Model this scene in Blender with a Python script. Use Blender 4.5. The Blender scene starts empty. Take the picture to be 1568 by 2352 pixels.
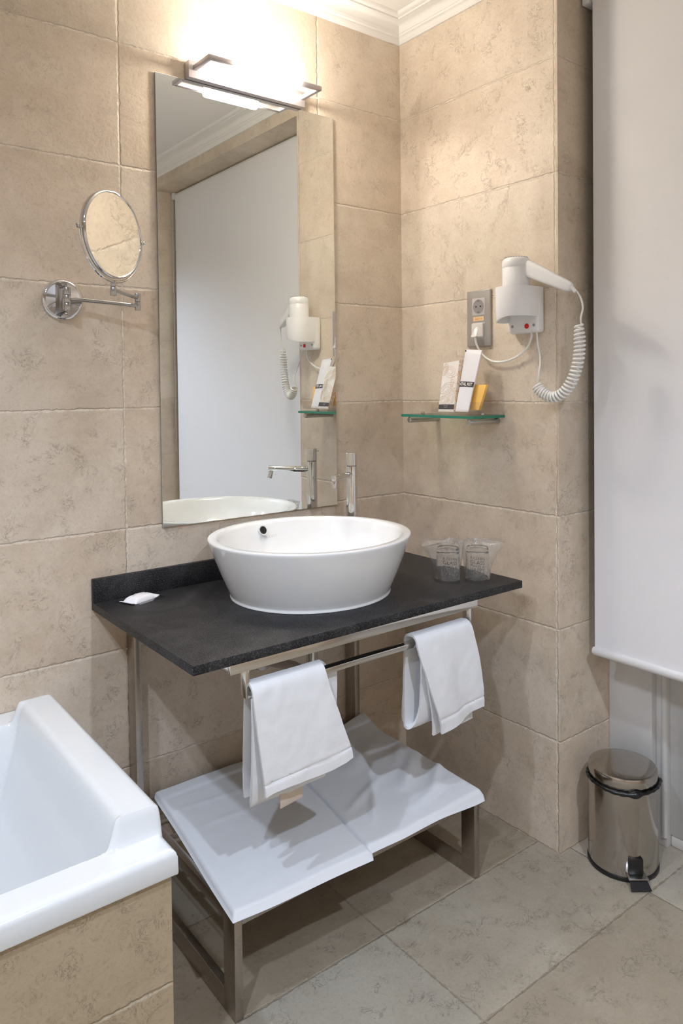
import bpy, bmesh, math, random
from mathutils import Vector, Matrix, noise
PI = math.pi
random.seed(7)
sc = bpy.context.scene
COL = sc.collection

# ------------------------------------------------------------------ camera
YAW, PITCH, ROLL = 0.6586139, -0.02431, -0.0115568
F_PX, PPX, PPY = 1715.18, 783.44, 930.6
CAM = Vector((-1.827006, -1.996936, 1.386220))
fw = Vector((math.sin(YAW)*math.cos(PITCH), math.cos(YAW)*math.cos(PITCH), math.sin(PITCH)))
rt = Vector((math.cos(YAW), -math.sin(YAW), 0.0))
up = rt.cross(fw)
r2 = rt*math.cos(ROLL) + up*math.sin(ROLL)
u2 = -rt*math.sin(ROLL) + up*math.cos(ROLL)
cd = bpy.data.cameras.new('camera')
cam = bpy.data.objects.new('camera', cd)
COL.objects.link(cam)
cam.matrix_world = Matrix(((r2.x, u2.x, -fw.x, CAM.x), (r2.y, u2.y, -fw.y, CAM.y), (r2.z, u2.z, -fw.z, CAM.z), (0, 0, 0, 1)))
cd.sensor_fit = 'VERTICAL'
cd.sensor_height = 36.0
cd.lens = F_PX/2352*36.0
cd.shift_x = (784-PPX)/2352
cd.shift_y = -(1176-PPY)/2352
cd.clip_start = 0.02
sc.camera = cam

# ------------------------------------------------------------------ world, exposure, lights
w = bpy.data.worlds.new('world')
sc.world = w
w.use_nodes = True
w.node_tree.nodes['Background'].inputs[0].default_value = (0.8, 0.85, 0.9, 1)
w.node_tree.nodes['Background'].inputs[1].default_value = 0.3
sc.view_settings.view_transform = 'Standard'
sc.view_settings.look = 'None'
sc.view_settings.exposure = 1.1
sc.view_settings.gamma = 1.0
sc.view_settings.use_curve_mapping = False
sc.cycles.max_bounces = 8
sc.cycles.use_adaptive_sampling = True
sc.cycles.adaptive_threshold = 0.02
sc.cycles.diffuse_bounces = 5
sc.cycles.glossy_bounces = 6
sc.cycles.transmission_bounces = 8
sc.cycles.transparent_max_bounces = 16
sc.cycles.caustics_reflective = True
sc.cycles.caustics_refractive = True
sc.cycles.blur_glossy = 0.06
sc.cycles.sample_clamp_indirect = 0.0
sc.cycles.use_denoising = True
try:
    sc.cycles.denoiser = 'OPENIMAGEDENOISE'
except Exception:
    pass
LAMP_STRENGTH = 90.0
LAMP_COLOR = (1.0, 0.92, 0.80)


def downlight(name, loc, energy, color, blend=0.6, ang=140, size=0.035):
    l = bpy.data.lights.new(name, 'SPOT')
    l.energy = energy
    l.color = color
    l.spot_size = math.radians(ang)
    l.spot_blend = blend
    l.shadow_soft_size = size
    o = bpy.data.objects.new(name, l)
    o.location = loc
    COL.objects.link(o)
    return o


downlight('ceiling_downlight', (-2.35, -1.85, 2.655), 44, (0.80, 0.91, 1.10))
downlight('ceiling_downlight', (-2.20, -0.95, 2.655), 28, (0.80, 0.91, 1.10))
downlight('ceiling_downlight', (-1.10, -2.45, 2.655), 50, (0.80, 0.91, 1.10))  # added fill lamp, no known fixture; brightens the right wall and blind

# ------------------------------------------------------------------ materials


def new_mat(name):
    m = bpy.data.materials.new(name)
    m.use_nodes = True
    nt = m.node_tree
    return m, nt, nt.nodes['Principled BSDF']


def simple(name, col, rough=0.5, metal=0.0, **kw):
    m, nt, b = new_mat(name)
    b.inputs['Base Color'].default_value = (*col, 1)
    b.inputs['Roughness'].default_value = rough
    b.inputs['Metallic'].default_value = metal
    for k, v in kw.items():
        b.inputs[k.replace('_', ' ')].default_value = v
    return m


class NB:
    """small helper to write node trees"""
    def __init__(s, nt): s.nt = nt
    def n(s, t, **kw):
        nd = s.nt.nodes.new(t)
        for k, v in kw.items(): setattr(nd, k, v)
        return nd
    def put(s, sock, v):
        if v is None: return
        if hasattr(v, 'is_output'): s.nt.links.new(v, sock)
        else: sock.default_value = v
    def math(s, op, a, b=None, c=None, clamp=False):
        nd = s.n('ShaderNodeMath', operation=op, use_clamp=clamp)
        s.put(nd.inputs[0], a); s.put(nd.inputs[1], b); s.put(nd.inputs[2], c)
        return nd.outputs[0]
    def noise(s, vec, scale, detail=4, rough=0.55, dist=0.0):
        nd = s.n('ShaderNodeTexNoise')
        s.put(nd.inputs['Vector'], vec)
        nd.inputs['Scale'].default_value = scale
        nd.inputs['Detail'].default_value = detail
        nd.inputs['Roughness'].default_value = rough
        nd.inputs['Distortion'].default_value = dist
        return nd.outputs['Fac']
    def ramp(s, fac, stops):
        nd = s.n('ShaderNodeValToRGB')
        s.put(nd.inputs[0], fac)
        e = nd.color_ramp.elements
        while len(e) < len(stops): e.new(0.5)
        for i, (p, c) in enumerate(stops):
            e[i].position = p
            e[i].color = (*c, 1) if len(c) == 3 else c
        return nd.outputs['Color']
    def mix(s, fac, a, b, mode='MIX'):
        nd = s.n('ShaderNodeMix', data_type='RGBA', blend_type=mode)
        s.put(nd.inputs[0], fac)
        for i, v in ((6, a), (7, b)):
            if isinstance(v, tuple): v = (*v, 1) if len(v) == 3 else v
            s.put(nd.inputs[i], v)
        return nd.outputs[2]
    def bump(s, h, strength, dist, normal=None):
        nd = s.n('ShaderNodeBump')
        nd.inputs['Strength'].default_value = strength
        nd.inputs['Distance'].default_value = dist
        s.put(nd.inputs['Height'], h)
        if normal is not None: s.put(nd.inputs['Normal'], normal)
        return nd.outputs[0]


def stone_tiles(name, ox, oy, oz, tw, th, c_lo, c_hi, c_joint, flat=False, rough=0.5, tintamt=0.35, pits=0.0):
    """limestone slabs with chipped joints. u runs along x or y, v along z (walls) or y (floor)."""
    m, nt, b = new_mat(name)
    q = NB(nt)
    tc = q.n('ShaderNodeTexCoord')
    P = tc.outputs['Object']
    sp = q.n('ShaderNodeSeparateXYZ'); q.put(sp.inputs[0], P)
    x, y, z = sp.outputs
    if flat:
        u = q.math('SUBTRACT', x, ox); v = q.math('SUBTRACT', y, oy)
    else:
        g = q.n('ShaderNodeNewGeometry')
        sn = q.n('ShaderNodeSeparateXYZ'); q.put(sn.inputs[0], g.outputs['True Normal'])
        isx = q.math('GREATER_THAN', q.math('ABSOLUTE', sn.outputs[0]), 0.5)
        isz = q.math('GREATER_THAN', q.math('ABSOLUTE', sn.outputs[2]), 0.5)
        ux = q.math('SUBTRACT', x, ox); uy = q.math('SUBTRACT', y, oy)
        u = q.math('ADD', q.math('MULTIPLY', ux, q.math('SUBTRACT', 1.0, isx)), q.math('MULTIPLY', uy, isx))
        u = q.math('ADD', q.math('MULTIPLY', u, q.math('SUBTRACT', 1.0, isz)), q.math('MULTIPLY', uy, isz))
        v = q.math('SUBTRACT', z, oz)
    # chipped edge distortion
    n_fine = q.noise(P, 55, 3, 0.6)
    n_mid = q.noise(P, 14, 2, 0.5)
    wob = q.math('ADD', q.math('MULTIPLY', q.math('SUBTRACT', n_fine, 0.5), 0.012), q.math('MULTIPLY', q.math('SUBTRACT', n_mid, 0.5), 0.006))
    def edge(c, size):
        f = q.math('FRACT', q.math('DIVIDE', c, size))
        d = q.math('MINIMUM', f, q.math('SUBTRACT', 1.0, f))
        return q.math('MULTIPLY', d, size), q.math('FLOOR', q.math('DIVIDE', c, size))
    du, iu = edge(u, tw)
    dv, iv = edge(v, th)
    d = q.math('MINIMUM', du, dv)
    dd = q.math('ADD', d, wob)
    joint = q.n('ShaderNodeMapRange', interpolation_type='SMOOTHSTEP')
    q.put(joint.inputs[0], dd)
    joint.inputs[1].default_value = 0.0; joint.inputs[2].default_value = 0.0024
    joint.inputs[3].default_value = 1.0; joint.inputs[4].default_value = 0.0
    jf = joint.outputs[0]
    # per tile tone
    cid = q.n('ShaderNodeCombineXYZ'); q.put(cid.inputs[0], iu); q.put(cid.inputs[1], iv)
    wn = q.n('ShaderNodeTexWhiteNoise', noise_dimensions='3D'); q.put(wn.inputs['Vector'], cid.outputs[0])
    # mottling
    n1 = q.noise(P, 3.2, 5, 0.6, 0.6)
    n2 = q.noise(P, 17, 6, 0.65, 0.3)
    n3 = q.noise(P, 90, 4, 0.7)
    f = q.math('ADD', q.math('ADD', q.math('MULTIPLY', n1, 0.85), q.math('MULTIPLY', n2, 0.45)), q.math('MULTIPLY', wn.outputs['Value'], tintamt))
    f = q.math('ADD', f, q.math('MULTIPLY', n3, 0.18))
    col = q.ramp(q.math('DIVIDE', f, 1.48 + tintamt), [(0.34, c_lo), (0.60, c_hi)])
    # each slab leans to a greyer or a pinker stone
    sw = q.n('ShaderNodeSeparateColor'); q.put(sw.inputs[0], wn.outputs['Color'])
    amt = q.math('MULTIPLY', sw.outputs[1], 0.34 if flat else 0.16)
    col = q.mix(amt, col, tuple(c*k for c, k in zip(c_hi, (0.92, 1.02, 1.12))))
    amt2 = q.math('MULTIPLY', q.math('SUBTRACT', 1.0, sw.outputs[1]), q.math('MULTIPLY', n1, 0.35))
    col = q.mix(amt2, col, tuple(c*k for c, k in zip(c_hi, (1.05, 0.93, 0.85))))
    # fine brown flecks
    fl = q.ramp(q.noise(P, 150, 3, 0.7, 0.8), [(0.53, (0, 0, 0)), (0.66, (1, 1, 1))])
    na = q.noise(P, 24, 5, 0.7, 2.2)
    ln = q.n('ShaderNodeMapRange', interpolation_type='SMOOTHSTEP'); q.put(ln.inputs[0], q.math('ABSOLUTE', q.math('SUBTRACT', na, 0.5)))
    ln.inputs[1].default_value = 0.0; ln.inputs[2].default_value = 0.016; ln.inputs[3].default_value = 1.0; ln.inputs[4].default_value = 0.0
    mk = q.n('ShaderNodeMapRange', interpolation_type='SMOOTHSTEP'); q.put(mk.inputs[0], q.noise(P, 16, 3, 0.6))
    mk.inputs[1].default_value = 0.50; mk.inputs[2].default_value = 0.62
    crack = q.math('MULTIPLY', ln.outputs[0], mk.outputs[0])
    col = q.mix(q.math('MULTIPLY', crack, 0.30), col, tuple(c*0.70 for c in c_lo))
    col = q.mix(q.math('MULTIPLY', fl, 0.28), col, tuple(c*0.72 for c in c_lo))
    if pits > 0:
        pt = q.ramp(q.noise(P, 70, 2, 0.6), [(0.67, (0, 0, 0)), (0.72, (1, 1, 1))])
        msk = q.ramp(q.noise(P, 5, 2, 0.5), [(0.52, (0, 0, 0)), (0.62, (1, 1, 1))])
        pf = q.math('MULTIPLY', pt, msk)
        col = q.mix(q.math('MULTIPLY', pf, pits), col, tuple(c*0.5 for c in c_lo))
    col = q.mix(q.math('MULTIPLY', jf, 0.8), col, c_joint)
    q.put(b.inputs['Base Color'], col)
    b.inputs['Roughness'].default_value = rough
    b.inputs['Specular IOR Level'].default_value = 0.35
    # relief
    ce = q.n('ShaderNodeMapRange', interpolation_type='SMOOTHSTEP')
    q.put(ce.inputs[0], dd)
    ce.inputs[1].default_value = 0.0; ce.inputs[2].default_value = 0.0048
    ce.inputs[3].default_value = 0.0; ce.inputs[4].default_value = 1.0
    rel = q.math('ADD', q.math('MULTIPLY', n2, 0.35), q.math('MULTIPLY', q.noise(P, 38, 5, 0.62, 1.2), 0.45))
    rel = q.math('ADD', rel, q.math('MULTIPLY', ce.outputs[0], 0.9))
    rel = q.math('SUBTRACT', rel, q.math('MULTIPLY', crack, 0.25))
    q.put(b.inputs['Normal'], q.bump(rel, 0.75, 0.0032))
    return m


M = {}
M['tile'] = stone_tiles('limestone_wall_tiles', -0.3645, -0.6585, 0.0, 0.6745, 1/3, (0.52, 0.415, 0.305), (0.735, 0.640, 0.525), (0.77, 0.69, 0.58))
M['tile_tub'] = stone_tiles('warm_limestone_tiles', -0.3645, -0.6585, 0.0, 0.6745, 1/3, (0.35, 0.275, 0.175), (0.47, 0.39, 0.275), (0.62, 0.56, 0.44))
M['floor'] = stone_tiles('limestone_floor_slabs', -0.615, -0.25, 0.0, 0.6667, 1/3, (0.32, 0.265, 0.19), (0.47, 0.425, 0.345), (0.29, 0.24, 0.175), flat=True, rough=0.42, tintamt=0.75, pits=0.65)


def m_plaster():
    m, nt, b = new_mat('white_plaster'); q = NB(nt)
    tc = q.n('ShaderNodeTexCoord')
    b.inputs['Base Color'].default_value = (0.80, 0.78, 0.75, 1)
    b.inputs['Roughness'].default_value = 0.7
    q.put(b.inputs['Normal'], q.bump(q.noise(tc.outputs['Object'], 40, 3), 0.08, 0.002))
    return m


def m_granite():
    m, nt, b = new_mat('black_granite'); q = NB(nt)
    P = q.n('ShaderNodeTexCoord').outputs['Object']
    sp = q.noise(P, 330, 3, 0.8)
    big = q.noise(P, 9, 4, 0.6, 1.0)
    c = q.ramp(sp, [(0.44, (0.006, 0.006, 0.007)), (0.56, (0.022, 0.022, 0.024)), (0.68, (0.115, 0.11, 0.115))])
    sm = q.ramp(big, [(0.48, (0, 0, 0)), (0.72, (1, 1, 1))])
    c = q.mix(q.math('MULTIPLY', sm, 0.10), c, (0.22, 0.21, 0.20))
    q.put(b.inputs['Base Color'], c)
    r = q.math('ADD', 0.40, q.math('MULTIPLY', big, 0.2))
    q.put(b.inputs['Roughness'], r)
    b.inputs['Specular IOR Level'].default_value = 0.3
    q.put(b.inputs['Normal'], q.bump(q.noise(P, 300, 4, 0.7), 0.35, 0.0008))
    return m


def m_towel(name, col=(0.80, 0.81, 0.83), sc_=900):
    m, nt, b = new_mat(name); q = NB(nt)
    P = q.n('ShaderNodeTexCoord').outputs['Object']
    b.inputs['Base Color'].default_value = (*col, 1)
    b.inputs['Roughness'].default_value = 0.95
    b.inputs['Specular IOR Level'].default_value = 0.1
    b.inputs['Sheen Weight'].default_value = 0.25
    h = q.math('ADD', q.math('MULTIPLY', q.noise(P, sc_, 2, 0.6), 0.5), q.noise(P, 60, 4, 0.6))
    q.put(b.inputs['Normal'], q.bump(h, 0.35, 0.0016))
    return m


def m_brushed(name, col, rough=0.3):
    m, nt, b = new_mat(name); q = NB(nt)
    P = q.n('ShaderNodeTexCoord').outputs['Object']
    b.inputs['Base Color'].default_value = (*col, 1)
    b.inputs['Metallic'].default_value = 1.0
    n = q.noise(P, 25, 4, 0.6)
    q.put(b.inputs['Roughness'], q.math('ADD', rough-0.03, q.math('MULTIPLY', n, 0.06)))
    return m


def m_film(name, fac=0.12, tint=(1, 1, 1), rough=0.08, white=0.0):
    """thin clear sheet: see-through with a glossy coat"""
    m = bpy.data.materials.new(name); m.use_nodes = True
    nt = m.node_tree; nt.nodes.clear(); q = NB(nt)
    out = q.n('ShaderNodeOutputMaterial')
    t = q.n('ShaderNodeBsdfTransparent'); t.inputs[0].default_value = (*tint, 1)
    g = q.n('ShaderNodeBsdfGlossy'); g.inputs['Roughness'].default_value = rough
    fr = q.n('ShaderNodeLayerWeight'); fr.inputs[0].default_value = 0.5
    P = q.n('ShaderNodeTexCoord').outputs['Object']
    bn = q.bump(q.noise(P, 60, 3, 0.6), 0.8 if white else 0.0, 0.006)
    if white: q.put(g.inputs['Normal'], bn); q.put(fr.inputs['Normal'], bn)
    mx = q.n('ShaderNodeMixShader')
    f = q.math('ADD', q.math('MULTIPLY', q.math('POWER', fr.outputs[1], 4.0), 0.85), fac + 0.04, clamp=True)
    q.put(mx.inputs[0], f); q.put(mx.inputs[1], t.outputs[0]); q.put(mx.inputs[2], g.outputs[0])
    res = mx.outputs[0]
    if white > 0:
        d = q.n('ShaderNodeBsdfDiffuse'); d.inputs[0].default_value = (0.9, 0.9, 0.92, 1)
        m2 = q.n('ShaderNodeMixShader'); m2.inputs[0].default_value = white
        q.put(m2.inputs[1], res); q.put(m2.inputs[2], d.outputs[0]); res = m2.outputs[0]
    q.put(out.inputs[0], res)
    return m


def m_emit(name, col, strength):
    m, nt, b = new_mat(name)
    b.inputs['Base Color'].default_value = (0.9, 0.9, 0.9, 1)
    b.inputs['Emission Color'].default_value = (*col, 1)
    b.inputs['Emission Strength'].default_value = strength
    return m


def m_leafbox():
    m, nt, b = new_mat('white_card'); q = NB(nt)
    b.inputs['Base Color'].default_value = (0.85, 0.83, 0.80, 1)
    b.inputs['Roughness'].default_value = 0.4
    return m


def m_copper_card():
    m, nt, b = new_mat('patterned_card_side'); q = NB(nt)
    P = q.n('ShaderNodeTexCoord').outputs['Object']
    c = q.ramp(q.noise(P, 120, 3, 0.6, 1.5), [(0.45, (0.72, 0.42, 0.20)), (0.55, (0.85, 0.78, 0.70))])
    q.put(b.inputs['Base Color'], c)
    return m


M['plaster'] = m_plaster()
M['granite'] = m_granite()
M['towel'] = m_towel('white_terry')
M['towel_flat'] = m_towel('white_cotton', (0.80, 0.82, 0.85), 1300)
M['steel'] = m_brushed('brushed_steel', (0.44, 0.40, 0.36), 0.28)
M['steel_pol'] = m_brushed('polished_steel', (0.72, 0.69, 0.65), 0.16)
M['lamp_metal'] = simple('satin_nickel', (0.56, 0.52, 0.53), 0.45, 0.75)
M['chrome'] = simple('chrome', (0.72, 0.72, 0.73), 0.06, 1.0)
M['chrome_dull'] = simple('satin_chrome', (0.50, 0.50, 0.50), 0.22, 1.0)
M['mirror'] = simple('mirror_silver', (0.86, 0.89, 0.88), 0.0, 1.0)
M['mirror_edge'] = simple('mirror_edge', (0.30, 0.34, 0.31), 0.25, 0.6)
M['ceramic'] = simple('white_ceramic', (0.80, 0.81, 0.81), 0.07, 0.0, Coat_Weight=0.4, Coat_Roughness=0.03)
M['acrylic'] = simple('white_acrylic', (0.74, 0.77, 0.79), 0.12, 0.0, Coat_Weight=0.4, Coat_Roughness=0.05)
M['plastic'] = simple('white_plastic', (0.86, 0.86, 0.87), 0.22)
M['cord'] = simple('white_cord', (0.84, 0.83, 0.80), 0.35)
M['frame_white'] = simple('white_lacquer', (0.62, 0.62, 0.61), 0.10, 0.0, Coat_Weight=0.6, Coat_Roughness=0.04)
M['black'] = simple('black_plastic', (0.012, 0.012, 0.013), 0.35)
M['dark'] = simple('dark_hole', (0.01, 0.009, 0.008), 0.6)
M['blackbag'] = simple('black_bag_film', (0.010, 0.011, 0.012), 0.25)
M['blind'] = simple('blind_fabric', (0.80, 0.80, 0.82), 0.85)
M['blindbar'] = simple('blind_bar', (0.78, 0.78, 0.79), 0.35)
M['socket'] = simple('silver_plastic', (0.46, 0.44, 0.42), 0.35, 0.45)
M['socket_in'] = simple('grey_plastic', (0.58, 0.55, 0.55), 0.35)
M['socket_dark'] = simple('socket_well', (0.33, 0.31, 0.32), 0.4)
M['plug'] = simple('plug_plastic', (0.72, 0.69, 0.68), 0.3)
M['sticker'] = simple('orange_sticker', (0.86, 0.60, 0.34), 0.6)
M['sticker_ink'] = simple('sticker_ink', (0.72, 0.42, 0.20), 0.6)
M['red'] = simple('red_button', (0.75, 0.01, 0.012), 0.3)
M['grey'] = simple('grey_dot', (0.35, 0.35, 0.36), 0.4)
M['film'] = m_film('clear_film', 0.07, (0.99, 0.99, 0.99), 0.10, 0.055)
M['acryl_clear'] = m_film('clear_acrylic', 0.02, (0.96, 0.95, 0.95), 0.03)
M['pane'] = m_film('shelf_glass', 0.0, (0.90, 0.95, 0.93), 0.01)
M['green'] = simple('green_glass_edge', (0.02, 0.22, 0.15), 0.15, 0.0)
M['glass'] = simple('tumbler_glass', (1, 1, 1), 0.0, 0.0, Transmission_Weight=1.0, IOR=1.45)
M['ink'] = simple('grey_print', (0.03, 0.03, 0.035), 0.5)
M['paleink'] = simple('pale_print', (0.55, 0.56, 0.58), 0.5)
M['card'] = m_leafbox()
M['cardside'] = m_copper_card()
M['copper'] = simple('copper_print', (0.62, 0.42, 0.28), 0.45)
M['band'] = simple('charcoal_band', (0.06, 0.055, 0.06), 0.45)
M['whiteink'] = simple('white_print', (0.85, 0.85, 0.85), 0.5)
M['paper'] = simple('white_paper_film', (0.80, 0.80, 0.84), 0.35)
M['yellow'] = simple('yellow_packet', (0.90, 0.56, 0.14), 0.35)
M['tag'] = simple('beige_tag', (0.74, 0.63, 0.54), 0.7)
M['tube'] = m_emit('lamp_tube', LAMP_COLOR, LAMP_STRENGTH)

# ------------------------------------------------------------------ mesh helpers
WLOC = {}


def link(name, me, mat, parent=None, origin=None):
    o = bpy.data.objects.new(name, me)
    COL.objects.link(o)
    org = Vector(origin) if origin is not None else (WLOC[parent.name] if parent else Vector((0, 0, 0)))
    me.transform(Matrix.Translation(-org))
    if parent:
        o.parent = parent
        o.location = org - WLOC[parent.name]
    else:
        o.location = org
    WLOC[o.name] = org
    for mm in (mat if isinstance(mat, (list, tuple)) else [mat]):
        me.materials.append(mm)
    return o


def obj(name, bm, mat, parent=None, origin=None, smooth=35):
    bmesh.ops.recalc_face_normals(bm, faces=bm.faces)
    if smooth:
        for f in bm.faces: f.smooth = True
        for e in bm.edges:
            e.smooth = not (len(e.link_faces) == 2 and e.calc_face_angle(0) > math.radians(smooth))
    me = bpy.data.meshes.new(name)
    bm.to_mesh(me); bm.free()
    return link(name, me, mat, parent, origin)


def thing(name, loc):
    o = bpy.data.objects.new(name, None)
    o.empty_display_size = 0.05
    COL.objects.link(o)
    o.location = loc
    WLOC[o.name] = Vector(loc)
    return o


def tag(o, label, cat, group=None):
    o['label'] = label; o['category'] = cat
    if group: o['group'] = group
    return o


def struct(o):
    o['kind'] = 'structure'
    return o


def B(): return bmesh.new()


def box(bm, x0, x1, y0, y1, z0, z1, bev=0.0, seg=2, mi=0):
    vs = [bm.verts.new((x, y, z)) for x in (x0, x1) for y in (y0, y1) for z in (z0, z1)]
    fs = []
    for a in ((0, 1, 3, 2), (4, 6, 7, 5), (0, 4, 5, 1), (2, 3, 7, 6), (0, 2, 6, 4), (1, 5, 7, 3)):
        f = bm.faces.new([vs[i] for i in a]); f.material_index = mi; fs.append(f)
    if bev > 0:
        es = list({e for f in fs for e in f.edges})
        bmesh.ops.bevel(bm, geom=es, offset=bev, segments=seg, profile=0.5, affect='EDGES')


def frames(pts, closed=False):
    pts = [Vector(p) for p in pts]
    n = len(pts); T = []
    for i in range(n):
        a = pts[max(i-1, 0)]; b = pts[min(i+1, n-1)]
        T.append((b-a).normalized())
    ref = Vector((0, 0, 1)) if abs(T[0].z) < 0.9 else Vector((1, 0, 0))
    N = [(ref - T[0]*ref.dot(T[0])).normalized()]
    for i in range(1, n):
        v = N[-1] - T[i]*N[-1].dot(T[i])
        N.append(v.normalized())
    return pts, T, N


def tube(bm, pts, r, seg=10, cap=True, mi=0):
    pts, T, N = frames(pts)
    rings = []
    for i, p in enumerate(pts):
        ri = r[i] if isinstance(r, (list, tuple)) else r
        bi = T[i].cross(N[i])
        rings.append([bm.verts.new(p + (N[i]*math.cos(a) + bi*math.sin(a))*ri) for a in (2*PI*k/seg for k in range(seg))])
    for a, b in zip(rings, rings[1:]):
        for k in range(seg):
            f = bm.faces.new((a[k], a[(k+1) % seg], b[(k+1) % seg], b[k])); f.material_index = mi
    if cap:
        for ring in (rings[0], rings[-1]):
            f = bm.faces.new(ring); f.material_index = mi


def lathe(bm, prof, c=(0, 0, 0), axis=(0, 0, 1), seg=48, sx=1.0, sy=1.0, mi=0, xdir=None):
    """prof: list of (radius, height along axis)"""
    ax = Vector(axis).normalized()
    ref = Vector(xdir) if xdir else (Vector((1, 0, 0)) if abs(ax.x) < 0.9 else Vector((0, 1, 0)))
    e1 = (ref - ax*ref.dot(ax)).normalized(); e2 = ax.cross(e1)
    c = Vector(c); rings = []
    for r, h in prof:
        if r < 1e-6:
            rings.append([bm.verts.new(c+ax*h)])
        else:
            rings.append([bm.verts.new(c + ax*h + e1*(r*sx*math.cos(a)) + e2*(r*sy*math.sin(a))) for a in (2*PI*k/seg for k in range(seg))])
    for a, b in zip(rings, rings[1:]):
        if len(a) == 1 and len(b) == 1: continue
        for k in range(seg):
            k2 = (k+1) % seg
            if len(a) == 1: f = bm.faces.new((a[0], b[k2], b[k]))
            elif len(b) == 1: f = bm.faces.new((a[k], a[k2], b[0]))
            else: f = bm.faces.new((a[k], a[k2], b[k2], b[k]))
            f.material_index = mi
    return rings


def cyl(bm, p0, p1, r, seg=24, bev=0.0, mi=0):
    p0 = Vector(p0); p1 = Vector(p1); L = (p1-p0).length
    if bev > 0:
        prof = [(0, 0), (r-bev, 0), (r-bev*0.3, bev*0.3), (r, bev), (r, L-bev), (r-bev*0.3, L-bev*0.3), (r-bev, L), (0, L)]
    else:
        prof = [(0, 0), (r, 0), (r, L), (0, L)]
    lathe(bm, prof, p0, p1-p0, seg, mi=mi)


def obox(bm, c, ax, ay, az, hx, hy, hz, bev=0.0, seg=2, mi=0):
    """oriented box"""
    c = Vector(c); ax = Vector(ax).normalized()*hx; ay = Vector(ay).normalized()*hy; az = Vector(az).normalized()*hz
    vs = [bm.verts.new(c+ax*i+ay*j+az*k) for i in (-1, 1) for j in (-1, 1) for k in (-1, 1)]
    fs = []
    for a in ((0, 1, 3, 2), (4, 6, 7, 5), (0, 4, 5, 1), (2, 3, 7, 6), (0, 2, 6, 4), (1, 5, 7, 3)):
        f = bm.faces.new([vs[i] for i in a]); f.material_index = mi; fs.append(f)
    if bev > 0:
        es = list({e for f in fs for e in f.edges})
        bmesh.ops.bevel(bm, geom=es, offset=bev, segments=seg, profile=0.5, affect='EDGES')


def prism(bm, poly, a0, a1, mapf, mi=0):
    """extrude 2D polygon; mapf(u,v,w)->xyz"""
    lo = [bm.verts.new(mapf(u, v, a0)) for u, v in poly]
    hi = [bm.verts.new(mapf(u, v, a1)) for u, v in poly]
    n = len(poly)
    for i in range(n):
        f = bm.faces.new((lo[i], lo[(i+1) % n], hi[(i+1) % n], hi[i])); f.material_index = mi
    f = bm.faces.new(lo[::-1]); f.material_index = mi
    f = bm.faces.new(hi); f.material_index = mi


def grid(bm, fn, nu, nv, mi=0):
    vs = [[bm.verts.new(fn(i/(nu-1), j/(nv-1))) for j in range(nv)] for i in range(nu)]
    for i in range(nu-1):
        for j in range(nv-1):
            f = bm.faces.new((vs[i][j], vs[i+1][j], vs[i+1][j+1], vs[i][j+1])); f.material_index = mi
    return vs


def thicken(bm, t):
    """close an open sheet into a solid of thickness t"""
    bm.normal_update()
    bm.verts.ensure_lookup_table(); bm.verts.index_update()
    n = len(bm.verts)
    old = bm.faces[:]
    border = [e for e in bm.edges if len(e.link_faces) == 1]
    bpairs = []
    for e in border:
        f = e.link_faces[0]
        l = [l for l in f.loops if l.edge == e][0]
        bpairs.append((l.vert.index, l.link_loop_next.vert.index))
    src = bm.verts[:]
    new = [bm.verts.new(v.co - v.normal*t) for v in src]
    for f in old:
        nf = bm.faces.new([new[v.index] for v in reversed(f.verts)]); nf.material_index = f.material_index
    for a, c in bpairs:
        bm.faces.new((src[c], src[a], new[a], new[c]))


def catmull(pts, n=8):
    P = [Vector(p) for p in pts]; P = [P[0]*2-P[1]] + P + [P[-1]*2-P[-2]]
    out = []
    for i in range(1, len(P)-2):
        for k in range(n):
            t = k/n
            a, b, c, d = P[i-1:i+3]
            out.append(0.5*((2*b) + (c-a)*t + (2*a-5*b+4*c-d)*t*t + (3*b-a-3*c+d)*t**3))
    out.append(P[-2])
    return out


def text_mesh(body, size, shear=0.0, spacing=1.0, off=0.0):
    cu = bpy.data.curves.new('txt', 'FONT')
    cu.body = body; cu.size = size; cu.align_x = 'CENTER'; cu.align_y = 'CENTER'
    cu.shear = shear; cu.space_character = spacing; cu.offset = off
    cu.resolution_u = 3
    o = bpy.data.objects.new('txt', cu)
    COL.objects.link(o)
    dg = bpy.context.evaluated_depsgraph_get()
    me = bpy.data.meshes.new_from_object(o.evaluated_get(dg))
    bpy.data.objects.remove(o)
    return me


def text_bm(bm, body, size, mapf, sub=0.004, **kw):
    me = text_mesh(body, size, **kw)
    t = bmesh.new(); t.from_mesh(me)
    bmesh.ops.triangulate(t, faces=t.faces[:])
    t.verts.ensure_lookup_table()
    vs = [bm.verts.new(mapf(v.co.x, v.co.y)) for v in t.verts]
    for f in t.faces:
        try: bm.faces.new([vs[v.index] for v in f.verts])
        except ValueError: pass
    t.free()


def sstep(a, b, x):
    t = max(0.0, min(1.0, (x-a)/(b-a)))
    return t*t*(3-2*t)


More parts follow.
